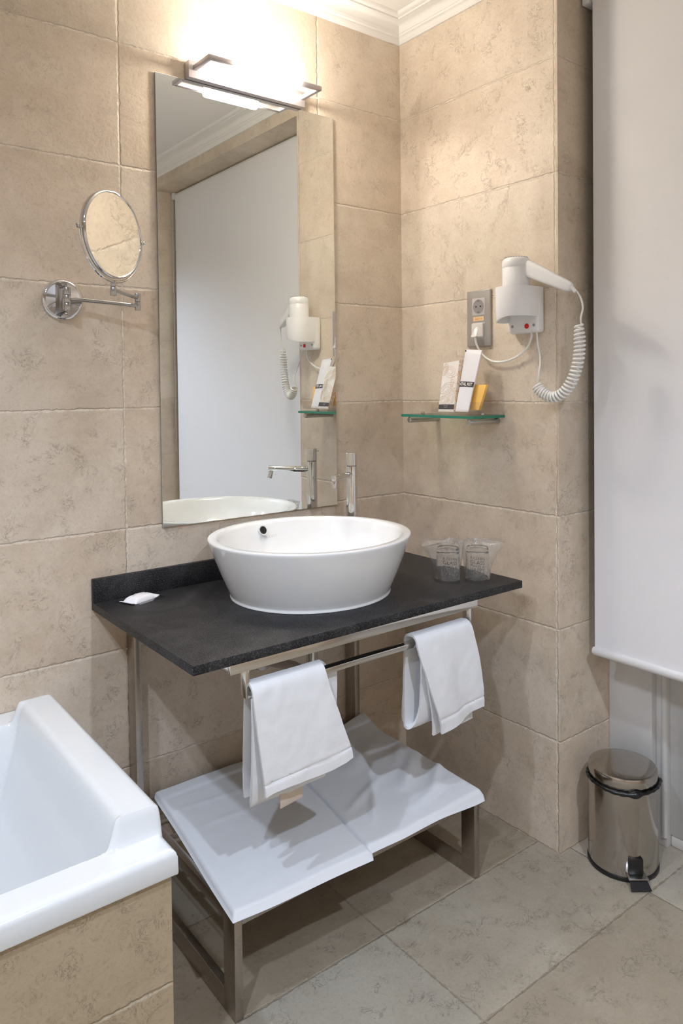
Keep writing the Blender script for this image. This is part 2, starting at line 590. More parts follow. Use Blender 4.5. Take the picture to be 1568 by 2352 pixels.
# ------------------------------------------------------------------ the room
XL, YF, ZC = -3.3, -3.3, 2.67      # left wall, front wall, ceiling
b = B(); box(b, XL, 0.60, YF, 0.0, -0.10, 0.0)
struct(obj('floor', b, M['floor'], smooth=0))
b = B(); box(b, XL, 0.60, YF, 0.1, ZC, ZC+0.08)
struct(obj('ceiling', b, M['plaster'], smooth=0))
b = B(); box(b, XL-0.1, 0.60, 0.0, 0.12, -0.1, ZC+0.08)
struct(obj('wall_back', b, M['tile'], smooth=0))
b = B()
box(b, 0.0, 0.60, -0.668, 0.0, -0.1, ZC+0.08)
box(b, 0.0, 0.60, -2.15, -0.668, 2.545, ZC+0.08)
box(b, 0.0, 0.60, YF, -2.15, -0.1, ZC+0.08)
struct(obj('wall_right', b, M['tile'], smooth=0))
b = B(); box(b, XL-0.1, XL, YF-0.1, 0.12, -0.1, ZC+0.08)
struct(obj('wall_left', b, M['tile'], smooth=0))
b = B(); box(b, XL-0.1, 0.60, YF-0.1, YF, -0.1, ZC+0.08)
struct(obj('wall_front', b, M['tile'], smooth=0))
# cornice around the ceiling, mitred profile (distance from wall, height)
prof = [(0.0, 2.600), (0.006, 2.600), (0.010, 2.606), (0.014, 2.614), (0.014, 2.618), (0.020, 2.621), (0.022, 2.627)]
for k in range(7):
    a = k/6*PI/2
    prof.append((0.024 + 0.034*(1-math.cos(a)), 2.627 + 0.026*math.sin(a)))
prof += [(0.062, 2.653), (0.062, 2.658), (0.068, 2.660), (0.074, 2.664), (0.078, 2.67), (0.0, 2.67)]
b = B()
corners = [(XL, YF, 1, 1), (0.0, YF, -1, 1), (0.0, 0.0, -1, -1), (XL, 0.0, 1, -1)]
rings = [[b.verts.new((cx+sx*p, cy+sy*p, h)) for p, h in prof] for cx, cy, sx, sy in corners]
for i in range(4):
    a, c = rings[i], rings[(i+1) % 4]
    for k in range(len(prof)-1):
        b.faces.new((a[k], a[k+1], c[k+1], c[k]))
struct(obj('trim_1', b, M['plaster'], smooth=30))

# white lacquered window frame in the recess
b = B()
box(b, 0.250, 0.34, -0.812, -0.668, 0.0, 2.544, 0.004)
box(b, 0.272, 0.34, -0.848, -0.812, 0.0, 2.544, 0.003)
b2 = b
tube(b2, [(0.274, -0.838, 0.03), (0.274, -0.838, 2.54)], 0.009, 14)
w1 = struct(obj('window_1', b, M['frame_white'], origin=(0.3, -0.75, 0)))
b = B(); box(b, 0.288, 0.34, -2.15, -0.8475, 0.035, 2.544, 0.003)
o = obj('sash_panel', b, M['frame_white'], w1)
b = B(); box(b, 0.290, 0.36, -2.15, -0.848, 0.0, 0.035, 0.006)
obj('sill', b, M['plaster'], w1)
b = B(); box(b, 0.36, 0.60, -2.15, -0.668, -0.05, 2.544)
struct(obj('trim_2', b, M['plaster'], smooth=0))

# tiled apron under the bath
b = B()
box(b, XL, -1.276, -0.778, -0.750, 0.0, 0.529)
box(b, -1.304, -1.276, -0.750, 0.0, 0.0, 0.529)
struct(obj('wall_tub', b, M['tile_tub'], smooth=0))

# ------------------------------------------------------------------ bathtub


def tub_z(x, y):
    # lower ledge all round, raised head block at the right-hand end
    rise = sstep(-1.372, -1.345, x) * sstep(-0.7285, -0.7105, y) * sstep(-0.058, -0.074, y)
    z = 0.575 + 0.049*rise
    # rounded outer border
    de = min(-1.268 - x, y + 0.789)
    R = 0.013
    if de < R: z -= R - math.sqrt(max(0.0, R*R - (R-max(de, 0.0))**2))
    # cavity
    cx = (-1.343 - x)/0.36; cy0 = (y + 0.717)/0.085; cy1 = (-0.074 - y)/0.085; cl = (x + 3.05)/0.12
    t = min(cy0, cy1, cl)
    k = 0.22
    def smin(a, c):
        h = max(0.0, min(1.0, 0.5 + 0.5*(c-a)/k)); return c + (a-c)*h - k*h*(1-h)
    t = smin(min(t, 1.4), cx)
    if t > -0.12:
        tt = max(0.0, min(1.0, (t+0.03)/1.03))
        dep = 0.43*(1-(1-tt)**2.2) if tt > 0 else 0
        dep *= sstep(0, 0.22, tt)**0.6
        z -= dep
    return z


xs = [-3.29 + 0.04*i for i in range(34)] + [-1.93+0.01*i for i in range(52)]
x = xs[-1]
while x < -1.30: x += 0.004; xs.append(x)
while x < -1.270: x += 0.002; xs.append(x)
xs.append(-1.268)
ys = [-0.789, -0.788, -0.786, -0.783, -0.779, -0.775, -0.768, -0.760, -0.750, -0.740] + [-0.735+0.003*i for i in range(22)] + [-0.665 + 0.01*i for i in range(56)] + [-0.105+0.004*i for i in range(15)] + [-0.042, -0.03, -0.015, -0.002]
xs = sorted(set(round(v, 5) for v in xs)); ys = sorted(set(round(v, 5) for v in ys))
b = B()
V = [[b.verts.new((x, y, tub_z(x, y))) for y in ys] for x in xs]
for i in range(len(xs)-1):
    for j in range(len(ys)-1):
        b.faces.new((V[i][j], V[i+1][j], V[i+1][j+1], V[i][j+1]))
def skirt(row, push):
    prev = row
    for dz, off in ((0.535, 0.0015), (0.531, 0.0), (0.530, -0.004)):
        cur = [b.verts.new((v.co.x + push[0]*off, v.co.y + push[1]*off, dz)) for v in row]
        for k in range(len(row)-1): b.faces.new((prev[k], prev[k+1], cur[k+1], cur[k]))
        prev = cur
skirt([V[i][0] for i in range(len(xs))], (0, -1))
skirt([V[-1][j] for j in range(len(ys))], (1, 0))
tub = obj('bathtub', b, M['acrylic'], origin=(-2.2, -0.4, 0.15), smooth=50)
tag(tub, 'white acrylic bathtub with a raised head end, set in a tiled apron', 'bathtub')

# ------------------------------------------------------------------ washstand frame
ws = tag(thing('washstand_frame', (-0.65, -0.3, 0)), 'stainless steel flat-bar stand carrying the black countertop, with low shelf and towel bar', 'washstand')
XA0, XA1, XB0, XB1 = -1.045, -1.025, -0.280, -0.260
for x0, x1 in ((XA0, XA1), (XB0, XB1)):
    b = B(); box(b, x0, x1, -0.055, -0.006, 0.0, 0.790, 0.0012); obj('leg', b, M['steel'], ws)
    b = B(); box(b, x0, x1, -0.585, -0.535, 0.0, 0.238, 0.0012); obj('leg', b, M['steel'], ws)
    b = B(); box(b, x0+0.0004, x1-0.0004, -0.536, -0.054, 0.0, 0.050, 0.0012); obj('floor_runner', b, M['steel'], ws)
    b = B(); box(b, x0+0.0004, x1-0.0004, -0.536, -0.054, 0.210, 0.238, 0.0012); obj('shelf_side_rail', b, M['steel'], ws)
    b = B(); box(b, x0, x1, -0.575, -0.054, 0.768, 0.7930, 0.0012); obj('top_side_rail', b, M['steel_pol'], ws)
b = B(); box(b, XA0, XB1, -0.585, -0.573, 0.766, 0.7930, 0.0010); obj('apron_rail', b, M['steel_pol'], ws)
b = B(); box(b, XA1, XB0, -0.585, -0.560, 0.211, 0.2375, 0.0010); obj('shelf_front_rail', b, M['steel'], ws)
b = B(); box(b, XA1, XB0, -0.050, -0.025, 0.211, 0.2375, 0.0010); obj('shelf_back_rail', b, M['steel'], ws)
b = B()
for yy in (-0.45, -0.34, -0.23, -0.13): box(b, XA1, XB0, yy-0.012, yy+0.012, 0.222, 0.2370, 0.0010)
obj('shelf_slats', b, M['steel'], ws)
b = B(); box(b, XA1, XB0, -0.030, -0.010, 0.768, 0.7930, 0.0010); obj('top_back_rail', b, M['steel'], ws)
b = B(); box(b, -1.006, -0.288, -0.585, -0.564, 0.7065, 0.7200, 0.0008)
tb = obj('towel_bar', b, M['steel_pol'], ws)
for x0 in (-1.008, -0.297):
    b = B(); box(b, x0, x0+0.010, -0.5855, -0.563, 0.7055, 0.767, 0.0008); obj('bracket', b, M['steel_pol'], tb)

# ------------------------------------------------------------------ countertop
b = B(); box(b, -1.141, -0.086, -0.602, -0.003, 0.7935, 0.8150, 0.0015)
ct = obj('countertop', b, M['granite'], origin=(-0.613, -0.3, 0.7935))
tag(ct, 'speckled black granite countertop slab on the steel washstand', 'countertop')
b = B(); box(b, -1.141, -0.086, -0.018, -0.002, 0.8152, 0.8780, 0.0015); obj('upstand', b, M['granite'], ct)

# ------------------------------------------------------------------ wash basin
BC = Vector((-0.622, -0.292, 0.8152)); AX, AY = 0.290, 0.272
bs = tag(thing('wash_basin', BC), 'white oval ceramic vessel basin standing on the black counter', 'basin')
ry = AY/AX
out = [(0.226, 0.0), (0.2290, 0.0008), (0.2295, 0.0035), (0.2275, 0.0060), (0.2285, 0.010), (0.2335, 0.020), (0.2405, 0.035), (0.2575, 0.075), (0.2712, 0.110), (0.2820, 0.140), (0.2872, 0.154), (0.2888, 0.1590), (0.2888, 0.1618), (0.2870, 0.1635), (0.284, 0.1640)]
inn = [(0.268, 0.1638), (0.2635, 0.1618), (0.258, 0.154), (0.247, 0.128), (0.228, 0.095), (0.200, 0.065), (0.160, 0.043), (0.110, 0.031), (0.060, 0.026), (0.024, 0.0245)]
b = B(); lathe(b, [(0.0, 0.0)] + out + inn + [(0.0, 0.0240)], BC, seg=128, sy=ry)
obj('bowl', b, M['ceramic'], bs, smooth=60)
b = B(); lathe(b, [(0.0, 0.030), (0.026, 0.030), (0.031, 0.0285), (0.033, 0.026)], BC, seg=32)
obj('drain_cover', b, M['chrome'], bs)
# overflow hole on the far inner wall
oc = Vector((-0.640, -0.0705, 0.9560)); on = Vector((0.08, -0.93, 0.36)).normalized()
b = B(); lathe(b, [(0.0, -0.012), (0.0105, -0.012), (0.0125, 0.0002), (0.0150, 0.0012), (0.0155, 0.0)], oc, on, 32)
oh = obj('overflow_ring', b, M['ceramic'], bs)
b = B(); lathe(b, [(0.0, 0.0013), (0.0112, 0.0011)], oc, on, 32)
obj('overflow_hole', b, M['dark'], oh)


def inner_pt(ang, z):
    """point on the inner bowl wall at plan angle and height above base"""
    for (r0, h0), (r1, h1) in zip(inn, inn[1:]):
        if h1 <= z <= h0:
            t = (z-h0)/(h1-h0); r = r0 + (r1-r0)*t
            return Vector((BC.x + r*math.cos(ang), BC.y + r*ry*math.sin(ang), BC.z + z))
    return BC.copy()


b = B()
def duramap(u, v):
    p = inner_pt(PI/2 - 0.005 - u/0.24, 0.117 + v*0.9)
    return p + (BC + Vector((0, 0, 0.2)) - p).normalized()*0.0012
text_bm(b, 'DURAVIT', 0.0135, duramap, spacing=1.15)
obj('maker_mark', b, M['paleink'], bs, smooth=0)

# ------------------------------------------------------------------ basin faucet
FX, FY = -0.334, -0.118
fa = tag(thing('basin_faucet', (FX, FY, 0.8152)), 'tall chrome pillar tap with thin spout behind the oval basin', 'tap')
b = B(); cyl(b, (FX, FY, 0.8155), (FX, FY, 0.822), 0.024, 40, 0.002); obj('base_ring', b, M['chrome'], fa)
b = B(); cyl(b, (FX, FY, 0.822), (FX, FY, 1.132), 0.0178, 48, 0.0008); obj('pillar', b, M['chrome'], fa, smooth=30)
b = B(); lathe(b, [(0.0155, 0.0), (0.0182, 0.0015), (0.0182, 0.041), (0.0172, 0.0425), (0, 0.0425)], (FX, FY, 1.1325), seg=48)
cap = obj('handle_cap', b, M['chrome'], fa, smooth=30)
b = B(); cyl(b, (FX+0.012, FY+0.012, 1.168), (FX+0.019, FY+0.016, 1.168), 0.0028, 12); obj('lever_pin', b, M['chrome'], cap)
sd = Vector((-0.124, -0.072, 0.0)).normalized()
b = B(); cyl(b, Vector((FX, FY, 1.104))+sd*0.012, Vector((FX, FY, 1.110))+sd*0.150, 0.0095, 28, 0.0008)
sp = obj('spout', b, M['chrome'], fa, smooth=30)
e = Vector((FX, FY, 1.104))+sd*0.140
b = B(); cyl(b, e, e + Vector((0, 0, -0.027)) + sd*0.006, 0.0078, 24, 0.0006); obj('aerator', b, M['chrome'], sp, smooth=30)

# ------------------------------------------------------------------ wall mirror
b = B(); box(b, -0.935, -0.309, -0.0080, -0.0030, 0.991, 2.278, 0.0006)
b.normal_update()
for f in b.faces: f.material_index = 0 if f.normal.y < -0.9 else 1
wm = obj('wall_mirror', b, [M['mirror'], M['mirror_edge']], origin=(-0.622, -0.005, 0.991), smooth=0)
tag(wm, 'tall frameless rectangular mirror on the tiled wall above the basin', 'mirror')

# ------------------------------------------------------------------ lamp above the mirror
lm = tag(thing('mirror_lamp', (-0.634, 0.0, 2.30)), 'satin nickel tube lamp with rectangular wire frame above the wall mirror', 'lamp')
b = B(); box(b, -0.842, -0.437, -0.030, -0.0005, 2.279, 2.328, 0.0015); obj('backplate', b, M['lamp_metal'], lm)
def sq_tube(bm, a, c, h=0.0055):
    a = Vector(a); c = Vector(c); d = (c-a).normalized()
    s = d.cross(Vector((0, 0, 1))).normalized()
    obox(bm, (a+c)/2, d, s, (0, 0, 1), (c-a).length/2, h, h, 0.0015)
b = B(); LZ = 2.308
sq_tube(b, (-0.822, -0.029, LZ), (-0.822, -0.1255, LZ), 0.0065)
sq_tube(b, (-0.822, -0.120, LZ), (-0.722, -0.120, LZ), 0.0065)
obj('frame_arm', b, M['lamp_metal'], lm)
b = B()
sq_tube(b, (-0.446, -0.029, LZ), (-0.446, -0.1255, LZ), 0.0065)
sq_tube(b, (-0.536, -0.120, LZ), (-0.446, -0.120, LZ), 0.0065)
obj('frame_arm', b, M['lamp_metal'], lm)
b = B()
lathe(b, [(0, 0), (0.010, 0.0), (0.0165, 0.004), (0.0175, 0.010), (0.0175, 0.182), (0.0165, 0.188), (0.010, 0.192), (0, 0.192)], (-0.725, -0.120, LZ), (1, 0, 0), 28)
obj('lamp_tube', b, M['tube'], lm)

# ------------------------------------------------------------------ magnifying mirror
RC = Vector((-1.202, 0.0, 1.622))
mm = tag(thing('magnifying_mirror', RC), 'round chrome shaving mirror on a swing arm left of the wall mirror', 'mirror')
b = B(); lathe(b, [(0, 0.0005), (0.053, 0.0005), (0.0535, 0.004), (0.052, 0.009), (0.048, 0.012), (0.0455, 0.0125), (0.044, 0.0115), (0, 0.0115)], RC, (0, -1, 0), 64)
ros = obj('wall_plate', b, M['chrome'], mm, smooth=40)
for dz in (0.041, -0.041):
    b = B(); lathe(b, [(0, 0.0175), (0.005, 0.017), (0.0070, 0.0145), (0.0070, 0.011)], RC+Vector((0.003, 0, dz)), (0, -1, 0), 20); obj('screw', b, M['chrome_dull'], ros)
HB = RC + Vector((0.004, -0.030, 0))
b = B(); box(b, HB.x-0.012, HB.x-0.003, -0.030, -0.011, RC.z-0.028, RC.z+0.028, 0.001)
for z0, z1 in ((-0.030, -0.0105), (-0.0095, 0.0095), (0.0105, 0.030)):
    cyl(b, HB+Vector((0, 0, z0)), HB+Vector((0, 0, z1)), 0.0095, 24, 0.0008)
obj('wall_hinge', b, M['chrome_dull'], mm, smooth=30)
EL = Vector((-1.014, -0.046, 1.605))
b = B(); tube(b, [HB+Vector((0.008, 0, 0.0)), HB+Vector((0.04, -0.002, 0.0)), EL+Vector((-0.06, 0, 0.012)), EL+Vector((-0.006, 0, 0.0085))], [0.0058, 0.0056, 0.0052, 0.0052], 16)
obj('arm', b, M['chrome_dull'], mm)
b = B()
cyl(b, EL+Vector((0, 0, -0.004)), EL+Vector((0, 0, 0.0185)), 0.0078, 20, 0.0008)
cyl(b, EL+Vector((0, 0, 0.0195)), EL+Vector((0, 0, 0.042)), 0.0078, 20, 0.0008)
obj('elbow_hinge', b, M['chrome_dull'], mm, smooth=30)
D = Vector((-1.137, -0.192, 1.767))
PB = Vector((D.x, D.y, 1.618))
b = B(); tube(b, [EL+Vector((-0.003, -0.003, 0.030)), PB.lerp(EL, 0.5) + Vector((0, 0, 0.0215)), PB+Vector((0.006, 0.006, 0.0150))], [0.0048, 0.0048, 0.0048], 16)
obj('arm', b, M['chrome_dull'], mm)
b = B()
cyl(b, PB, PB+Vector((0, 0, 0.021)), 0.0080, 20, 0.0008)
cyl(b, PB+Vector((0, 0, 0.022)), PB+Vector((0, 0, 0.036)), 0.0068, 20, 0.0008)
obj('post', b, M['chrome_dull'], mm, smooth=30)
N_ = Vector((0.50, -0.865, 0.015)).normalized()
E1 = Vector((0, 0, 1)).cross(N_).normalized(); E2 = N_.cross(E1)
RM = 0.1075
b = B(); lathe(b, [(0, -0.011), (RM-0.004, -0.011), (RM-0.001, -0.008), (RM, -0.002), (RM, 0.005), (RM-0.0015, 0.0075), (RM-0.004, 0.0085), (RM-0.0055, 0.0075), (RM-0.006, 0.0060)], D, N_, 96)
rim = obj('mirror_rim', b, M['chrome'], mm, smooth=40)
b = B()
pr = [(0, 0.0060-0.0035)] + [((RM-0.006)*k/12, 0.0060-0.0035*(1-(k/12)**2)) for k in range(1, 13)]
lathe(b, pr, D, N_, 96); obj('mirror_glass', b, M['mirror'], rim, smooth=80)
RY = RM+0.007
b = B()
arc = [D + E1*(RY*math.cos(a)) + E2*(RY*math.sin(a)) for a in (-PI + PI*k/40 for k in range(41))]
tube(b, arc, 0.0036, 10); obj('yoke', b, M['chrome'], mm)
for s in (-1, 1):
    b = B(); cyl(b, D+E1*s*(RM-0.002), D+E1*s*(RY+0.006), 0.003, 14)
    lathe(b, [(0, 0.004), (0.0045, 0.0035), (0.006, 0), (0.0045, -0.0035), (0, -0.004)], D+E1*s*(RY+0.008), E1, 16)
    obj('pivot_knob', b, M['chrome'], mm)

# ------------------------------------------------------------------ double socket
sk = tag(thing('wall_socket', (0, -0.371, 1.60)), 'silver double socket plate on the wall left of the hair dryer', 'socket')
b = B(); box(b, -0.0095, -0.0003, -0.4200, -0.3215, 1.511, 1.6905, 0.0025, 3); obj('cover_plate', b, M['socket'], sk)
for zc in (1.6385, 1.5600):
    b = B()
    box(b, -0.0105, -0.0090, -0.3985, -0.3455, zc-0.0275, zc+0.0275, 0.0008)
    ins = obj('socket_insert', b, M['socket_in'], sk)
    b = B(); lathe(b, [(0.0225, 0.0012), (0.0225, 0.0016), (0.0200, 0.0016), (0.0195, 0.0012), (0.0, 0.0012)], (-0.0097, -0.372, zc), (-1, 0, 0), 40)
    obj('socket_well', b, M['socket_dark'], ins)
    b = B()
    for dy in (-0.0095, 0.0095): cyl(b, (-0.0100, -0.372+dy, zc), (-0.0114, -0.372+dy, zc), 0.0026, 12)
    obj('socket_holes', b, M['dark'], ins)
    for dz in (-0.0185, 0.0185):
        b = B(); box(b, -0.0125, -0.0108, -0.375, -0.369, zc+dz-0.0030, zc+dz+0.0030, 0.0004)
        obj('earth_clip', b, M['chrome_dull'], ins)
b = B(); box(b, -0.0100, -0.0094, -0.3935, -0.3495, 1.5925, 1.6060)
st = obj('label_sticker', b, M['sticker'], sk, smooth=0)
b = B()
for y0, y1 in ((-0.372, -0.357), (-0.380, -0.376), (-0.388, -0.383)): box(b, -0.0102, -0.0100, y0, y1, 1.5965, 1.6015)
obj('sticker_print', b, M['sticker_ink'], st, smooth=0)

# ------------------------------------------------------------------ hair dryer and its holder
hh = tag(thing('dryer_holder', (0, -0.565, 1.56)), 'white plastic wall holder with red button, plugged into the socket beside it', 'hair dryer holder')
b = B(); box(b, -0.034, -0.0003, -0.622, -0.508, 1.540, 1.668, 0.010, 4); obj('wall_base', b, M['plastic'], hh)
# open cup: D-shaped ring, lower edge sweeps up to the right
def cup_pt(t, z, r):
    # t 0..1 from right wall side round the front to the left wall side
    cy, cx = -0.565, -0.068
    L = 0.060; A = PI*r; T = 2*L + A; s = t*T
    if s < L: return Vector((cx + L - s, cy - r, z))
    if s < L + A:
        a = (s-L)/r
        return Vector((cx - r*math.sin(a), cy - r*math.cos(a), z))
    s -= L + A
    return Vector((cx + s, cy + r, z))
b = B()
NT = 64
def zlow(t): return 1.5865 - 0.0150*sstep(0.42, 0.70, t) + 0.004*sstep(0.8, 1.0, t)
rows = []
for k, (zz, rr) in enumerate(((0, 0.0545), (0.03, 0.0555), (0.97, 0.0568), (1, 0.0560), (1, 0.0525), (0.9, 0.0515), (0, 0.0500))):
    rows.append([b.verts.new(cup_pt(i/NT, zlow(i/NT) + (1.6735 - zlow(i/NT))*zz, rr)) for i in range(NT+1)])
for a, c in zip(rows, rows[1:] + rows[:1]):
    for i in range(NT): b.faces.new((a[i], a[i+1], c[i+1], c[i]))
obj('cup', b, M['plastic'], hh, smooth=50)
b = B(); lathe(b, [(0.0075, 0), (0.0075, 0.002), (0.006, 0.0035), (0, 0.004)], (-0.034, -0.582, 1.5600), (-1, 0, 0), 24, sx=1.0, sy=1.0)
obj('red_button', b, M['red'], hh)
for yy in (-0.528, -0.607):
    b = B(); lathe(b, [(0.0045, 0), (0.0045, 0.0008), (0, 0.001)], (-0.034, yy, 1.5620), (-1, 0, 0), 16); obj('screw_cover', b, M['grey'], hh)
b = B()
pc = catmull([(-0.018, -0.586, 1.541), (-0.019, -0.587, 1.527), (-0.019, -0.570, 1.497), (-0.017, -0.530, 1.472), (-0.016, -0.480, 1.459), (-0.016, -0.435, 1.461), (-0.020, -0.400, 1.480), (-0.026, -0.380, 1.512), (-0.031, -0.375, 1.543)], 8)
tube(b, pc, 0.0036, 12)
pcd = obj('power_cord', b, M['cord'], hh)
b = B()
box(b, -0.0185, -0.0106, -0.3960, -0.3480, 1.5380, 1.5850, 0.003, 3)
prof_p = [(-0.395, 1.542), (-0.376, 1.540), (-0.357, 1.542), (-0.368, 1.570), (-0.376, 1.576), (-0.384, 1.570)]
lo = [b.verts.new((-0.0180, u, v)) for u, v in prof_p]
hi = [b.verts.new((-0.0370 + 0.014*sstep(1.545, 1.576, v), -0.374 + (u+0.376)*0.62, v + (0.0 if v < 1.55 else -0.003))) for u, v in prof_p]
for i in range(6): b.faces.new((lo[i], lo[(i+1) % 6], hi[(i+1) % 6], hi[i]))
b.faces.new(hi); b.faces.new(lo[::-1])
obj('plug', b, M['plug'], hh, smooth=40)

DX, DY = -0.067, -0.570
hd = tag(thing('hair_dryer', (DX, DY, 1.60)), 'white hair dryer with coiled cord resting upright in its wall holder', 'hair dryer')
b = B(); lathe(b, [(0, 1.600), (0.034, 1.600), (0.0385, 1.606), (0.0400, 1.65), (0.0408, 1.7275), (0.0402, 1.7285), (0.0402, 1.7295), (0.0410, 1.7305), (0.0410, 1.744), (0.0395, 1.7515), (0.0345, 1.7575), (0.030, 1.7590), (0.0, 1.7600)], (DX, DY, 0), seg=64)
obj('barrel', b, M['plastic'], hd, smooth=50)
b = B()
for k in range(26):
    a = 2*PI*k/26
    d = Vector((math.cos(a), math.sin(a), 0)); t = Vector((-d.y, d.x, 0))
    obox(b, Vector((DX, DY, 1.7592)) + d*0.0305, d, t, (0, 0, 1), 0.0040, 0.0011, 0.0010)
obj('air_vents', b, M['grey'], hd, smooth=0)
HS = Vector((DX+0.003, DY-0.036, 1.7265)); HE = Vector((-0.044, -0.742, 1.6550))
hdr = (HE-HS).normalized(); hn = Vector((1, 0, 0)); hn = (hn - hdr*hn.dot(hdr)).normalized(); hv = hdr.cross(hn)
b = B()
secs = [(0.0, 0.014, 0.0225), (0.10, 0.0155, 0.0225), (0.35, 0.0150, 0.0205), (0.7, 0.0135, 0.0170), (0.93, 0.0125, 0.0150), (1.0, 0.0090, 0.0105), (1.005, 0.0, 0.0)]
rings = []
for t, hw, hv_ in secs:
    c = HS.lerp(HE, t); ring = []
    for k in range(32):
        a = 2*PI*k/32; ca, sa = math.cos(a), math.sin(a)
        p = 0.55
        ring.append(b.verts.new(c + hn*(hw*math.copysign(abs(ca)**p, ca)) + hv*(hv_*math.copysign(abs(sa)**p, sa))))
    rings.append(ring)
for a, c in zip(rings, rings[1:]):
    for k in range(32): b.faces.new((a[k], a[(k+1) % 32], c[(k+1) % 32], c[k]))
b.faces.new(rings[0])
bmesh.ops.remove_doubles(b, verts=b.verts, dist=1e-6)
obj('handle', b, M['plastic'], hd, smooth=60)
# coiled cord
b = B()
spine = catmull([(-0.028, -0.756, 1.553), (-0.026, -0.757, 1.500), (-0.026, -0.752, 1.450), (-0.030, -0.735, 1.398), (-0.035, -0.708, 1.362), (-0.042, -0.676, 1.350), (-0.051, -0.645, 1.366), (-0.055, -0.632, 1.385)], 60)
sp_, T_, Nn = frames(spine)
L = [0.0]
for i in range(1, len(sp_)): L.append(L[-1] + (sp_[i]-sp_[i-1]).length)
tot = L[-1]; turns = 29; NPT = turns*14
hel = []
j = 0
for i in range(NPT+1):
    f = i/NPT
    g = f - 0.10*math.sin(2*PI*f)/(2*PI) * 1.0      # a little looser at the top
    s = tot*(0.22*(1-(1-g)**2) + 0.78*g)
    while j < len(L)-2 and L[j+1] < s: j += 1
    t = (s-L[j])/max(1e-9, L[j+1]-L[j])
    p = sp_[j].lerp(sp_[j+1], t); n = Nn[j]; bi = T_[j].cross(n)
    a = 2*PI*turns*f
    rr = 0.0135*(0.75+0.25*sstep(0, 0.12, f))
    hel.append(p + (n*math.cos(a) + bi*math.sin(a))*rr)
pre = catmull([HE - hdr*0.004, (-0.040, -0.752, 1.650), (-0.032, -0.765, 1.625), (-0.028, -0.769, 1.598), (-0.027, -0.762, 1.572), hel[0]], 8)
post = catmull([hel[-1], (-0.050, -0.637, 1.420), (-0.040, -0.634, 1.460), (-0.030, -0.618, 1.505), (-0.024, -0.610, 1.541)], 8)
tube(b, pre[:-1] + hel + post[1:], [0.0026]*(len(pre)-1) + [0.0034]*len(hel) + [0.0026]*(len(post)-1), 8)
obj('coiled_cord', b, M['cord'], hd, smooth=60)
b = B(); tube(b, [HE - hdr*0.004, HE + hdr*0.008 + Vector((0, 0, -0.001)), HE + hdr*0.015 + Vector((0, 0, -0.006))], [0.0075, 0.006, 0.0045], 16)
obj('cord_grip', b, M['plastic'], hd)

# ------------------------------------------------------------------ glass shelf
gs = tag(thing('glass_shelf', (0, -0.31, 1.285)), 'small green-edged glass shelf on two steel pins in the corner', 'shelf')
b = B(); box(b, -0.1475, -0.002, -0.470, -0.152, 1.2855, 1.2935, 0.0006)
b.normal_update()
for f in b.faces: f.material_index = 0 if abs(f.normal.z) > 0.9 else 1
obj('glass_pane', b, [M['pane'], M['green']], gs, smooth=0)
for yy in (-0.178, -0.441):
    b = B(); cyl(b, (-0.0002, yy, 1.2750), (-0.135, yy, 1.2750), 0.0098, 28, 0.0008); pn = obj('support_pin', b, M['chrome_dull'], gs, smooth=30)
    b = B(); cyl(b, (-0.072, yy, 1.2938), (-0.072, yy, 1.3010), 0.0060, 20, 0.0006); obj('clamp_screw', b, M['chrome'], pn, smooth=30)

# amenity tray on the shelf
b = B()
tx0, tx1, ty0, ty1, tz = -0.136, -0.040, -0.452, -0.282, 1.3015
box(b, tx0, tx1, ty0, ty1, tz, tz+0.0025)
box(b, tx0, tx1, ty1-0.0025, ty1, tz+0.0026, tz+0.034)
box(b, tx0, tx1, ty0, ty0+0.0025, tz+0.0026, tz+0.034)
box(b, tx0, tx0+0.0025, ty0+0.0026, ty1-0.0026, tz+0.0026, tz+0.010)
box(b, tx1-0.0025, tx1, ty0+0.0026, ty1-0.0026, tz+0.0026, tz+0.060)
tr = obj('amenity_tray', b, M['acryl_clear'], origin=(-0.09, -0.367, tz), smooth=0)
tag(tr, 'clear acrylic tray holding toiletry packets on the glass shelf', 'tray')

# patterned box
def quad_box(bm, bl, br, tr_, tl, thick, mi_front=0, mi_side=0, bulge=0.0, n=10):
    bl, br, tr_, tl = (Vector(p) for p in (bl, br, tr_, tl)); th = Vector(thick)
    def pt(u, v): return bl.lerp(br, u).lerp(tl.lerp(tr_, u), v)
    nrm = (br-bl).cross(tl-bl).normalized()
    if nrm.dot(th) > 0: nrm = -nrm
    F = [[bm.verts.new(pt(i/n, j/n) + nrm*bulge*(1-(2*i/n-1)**2)*(1-(2*j/n-1)**4)) for j in range(n+1)] for i in range(n+1)]
    K = [[bm.verts.new(pt(i/n, j/n) + th - nrm*bulge*(1-(2*i/n-1)**2)*(1-(2*j/n-1)**4)) for j in range(n+1)] for i in range(n+1)]
    for i in range(n):
        for j in range(n):
            bm.faces.new((F[i][j], F[i+1][j], F[i+1][j+1], F[i][j+1])).material_index = mi_front
            bm.faces.new((K[i][j], K[i][j+1], K[i+1][j+1], K[i+1][j])).material_index = mi_front
        for a, c, mi in ((F[i][0], F[i+1][0], mi_front), ):
            pass
        bm.faces.new((F[i][0], K[i][0], K[i+1][0], F[i+1][0])).material_index = mi_front
        bm.faces.new((F[i][n], F[i+1][n], K[i+1][n], K[i][n])).material_index = mi_front
        bm.faces.new((F[0][i], F[0][i+1], K[0][i+1], K[0][i])).material_index = mi_side
        bm.faces.new((F[n][i], K[n][i], K[n][i+1], F[n][i+1])).material_index = mi_side
    return pt, nrm

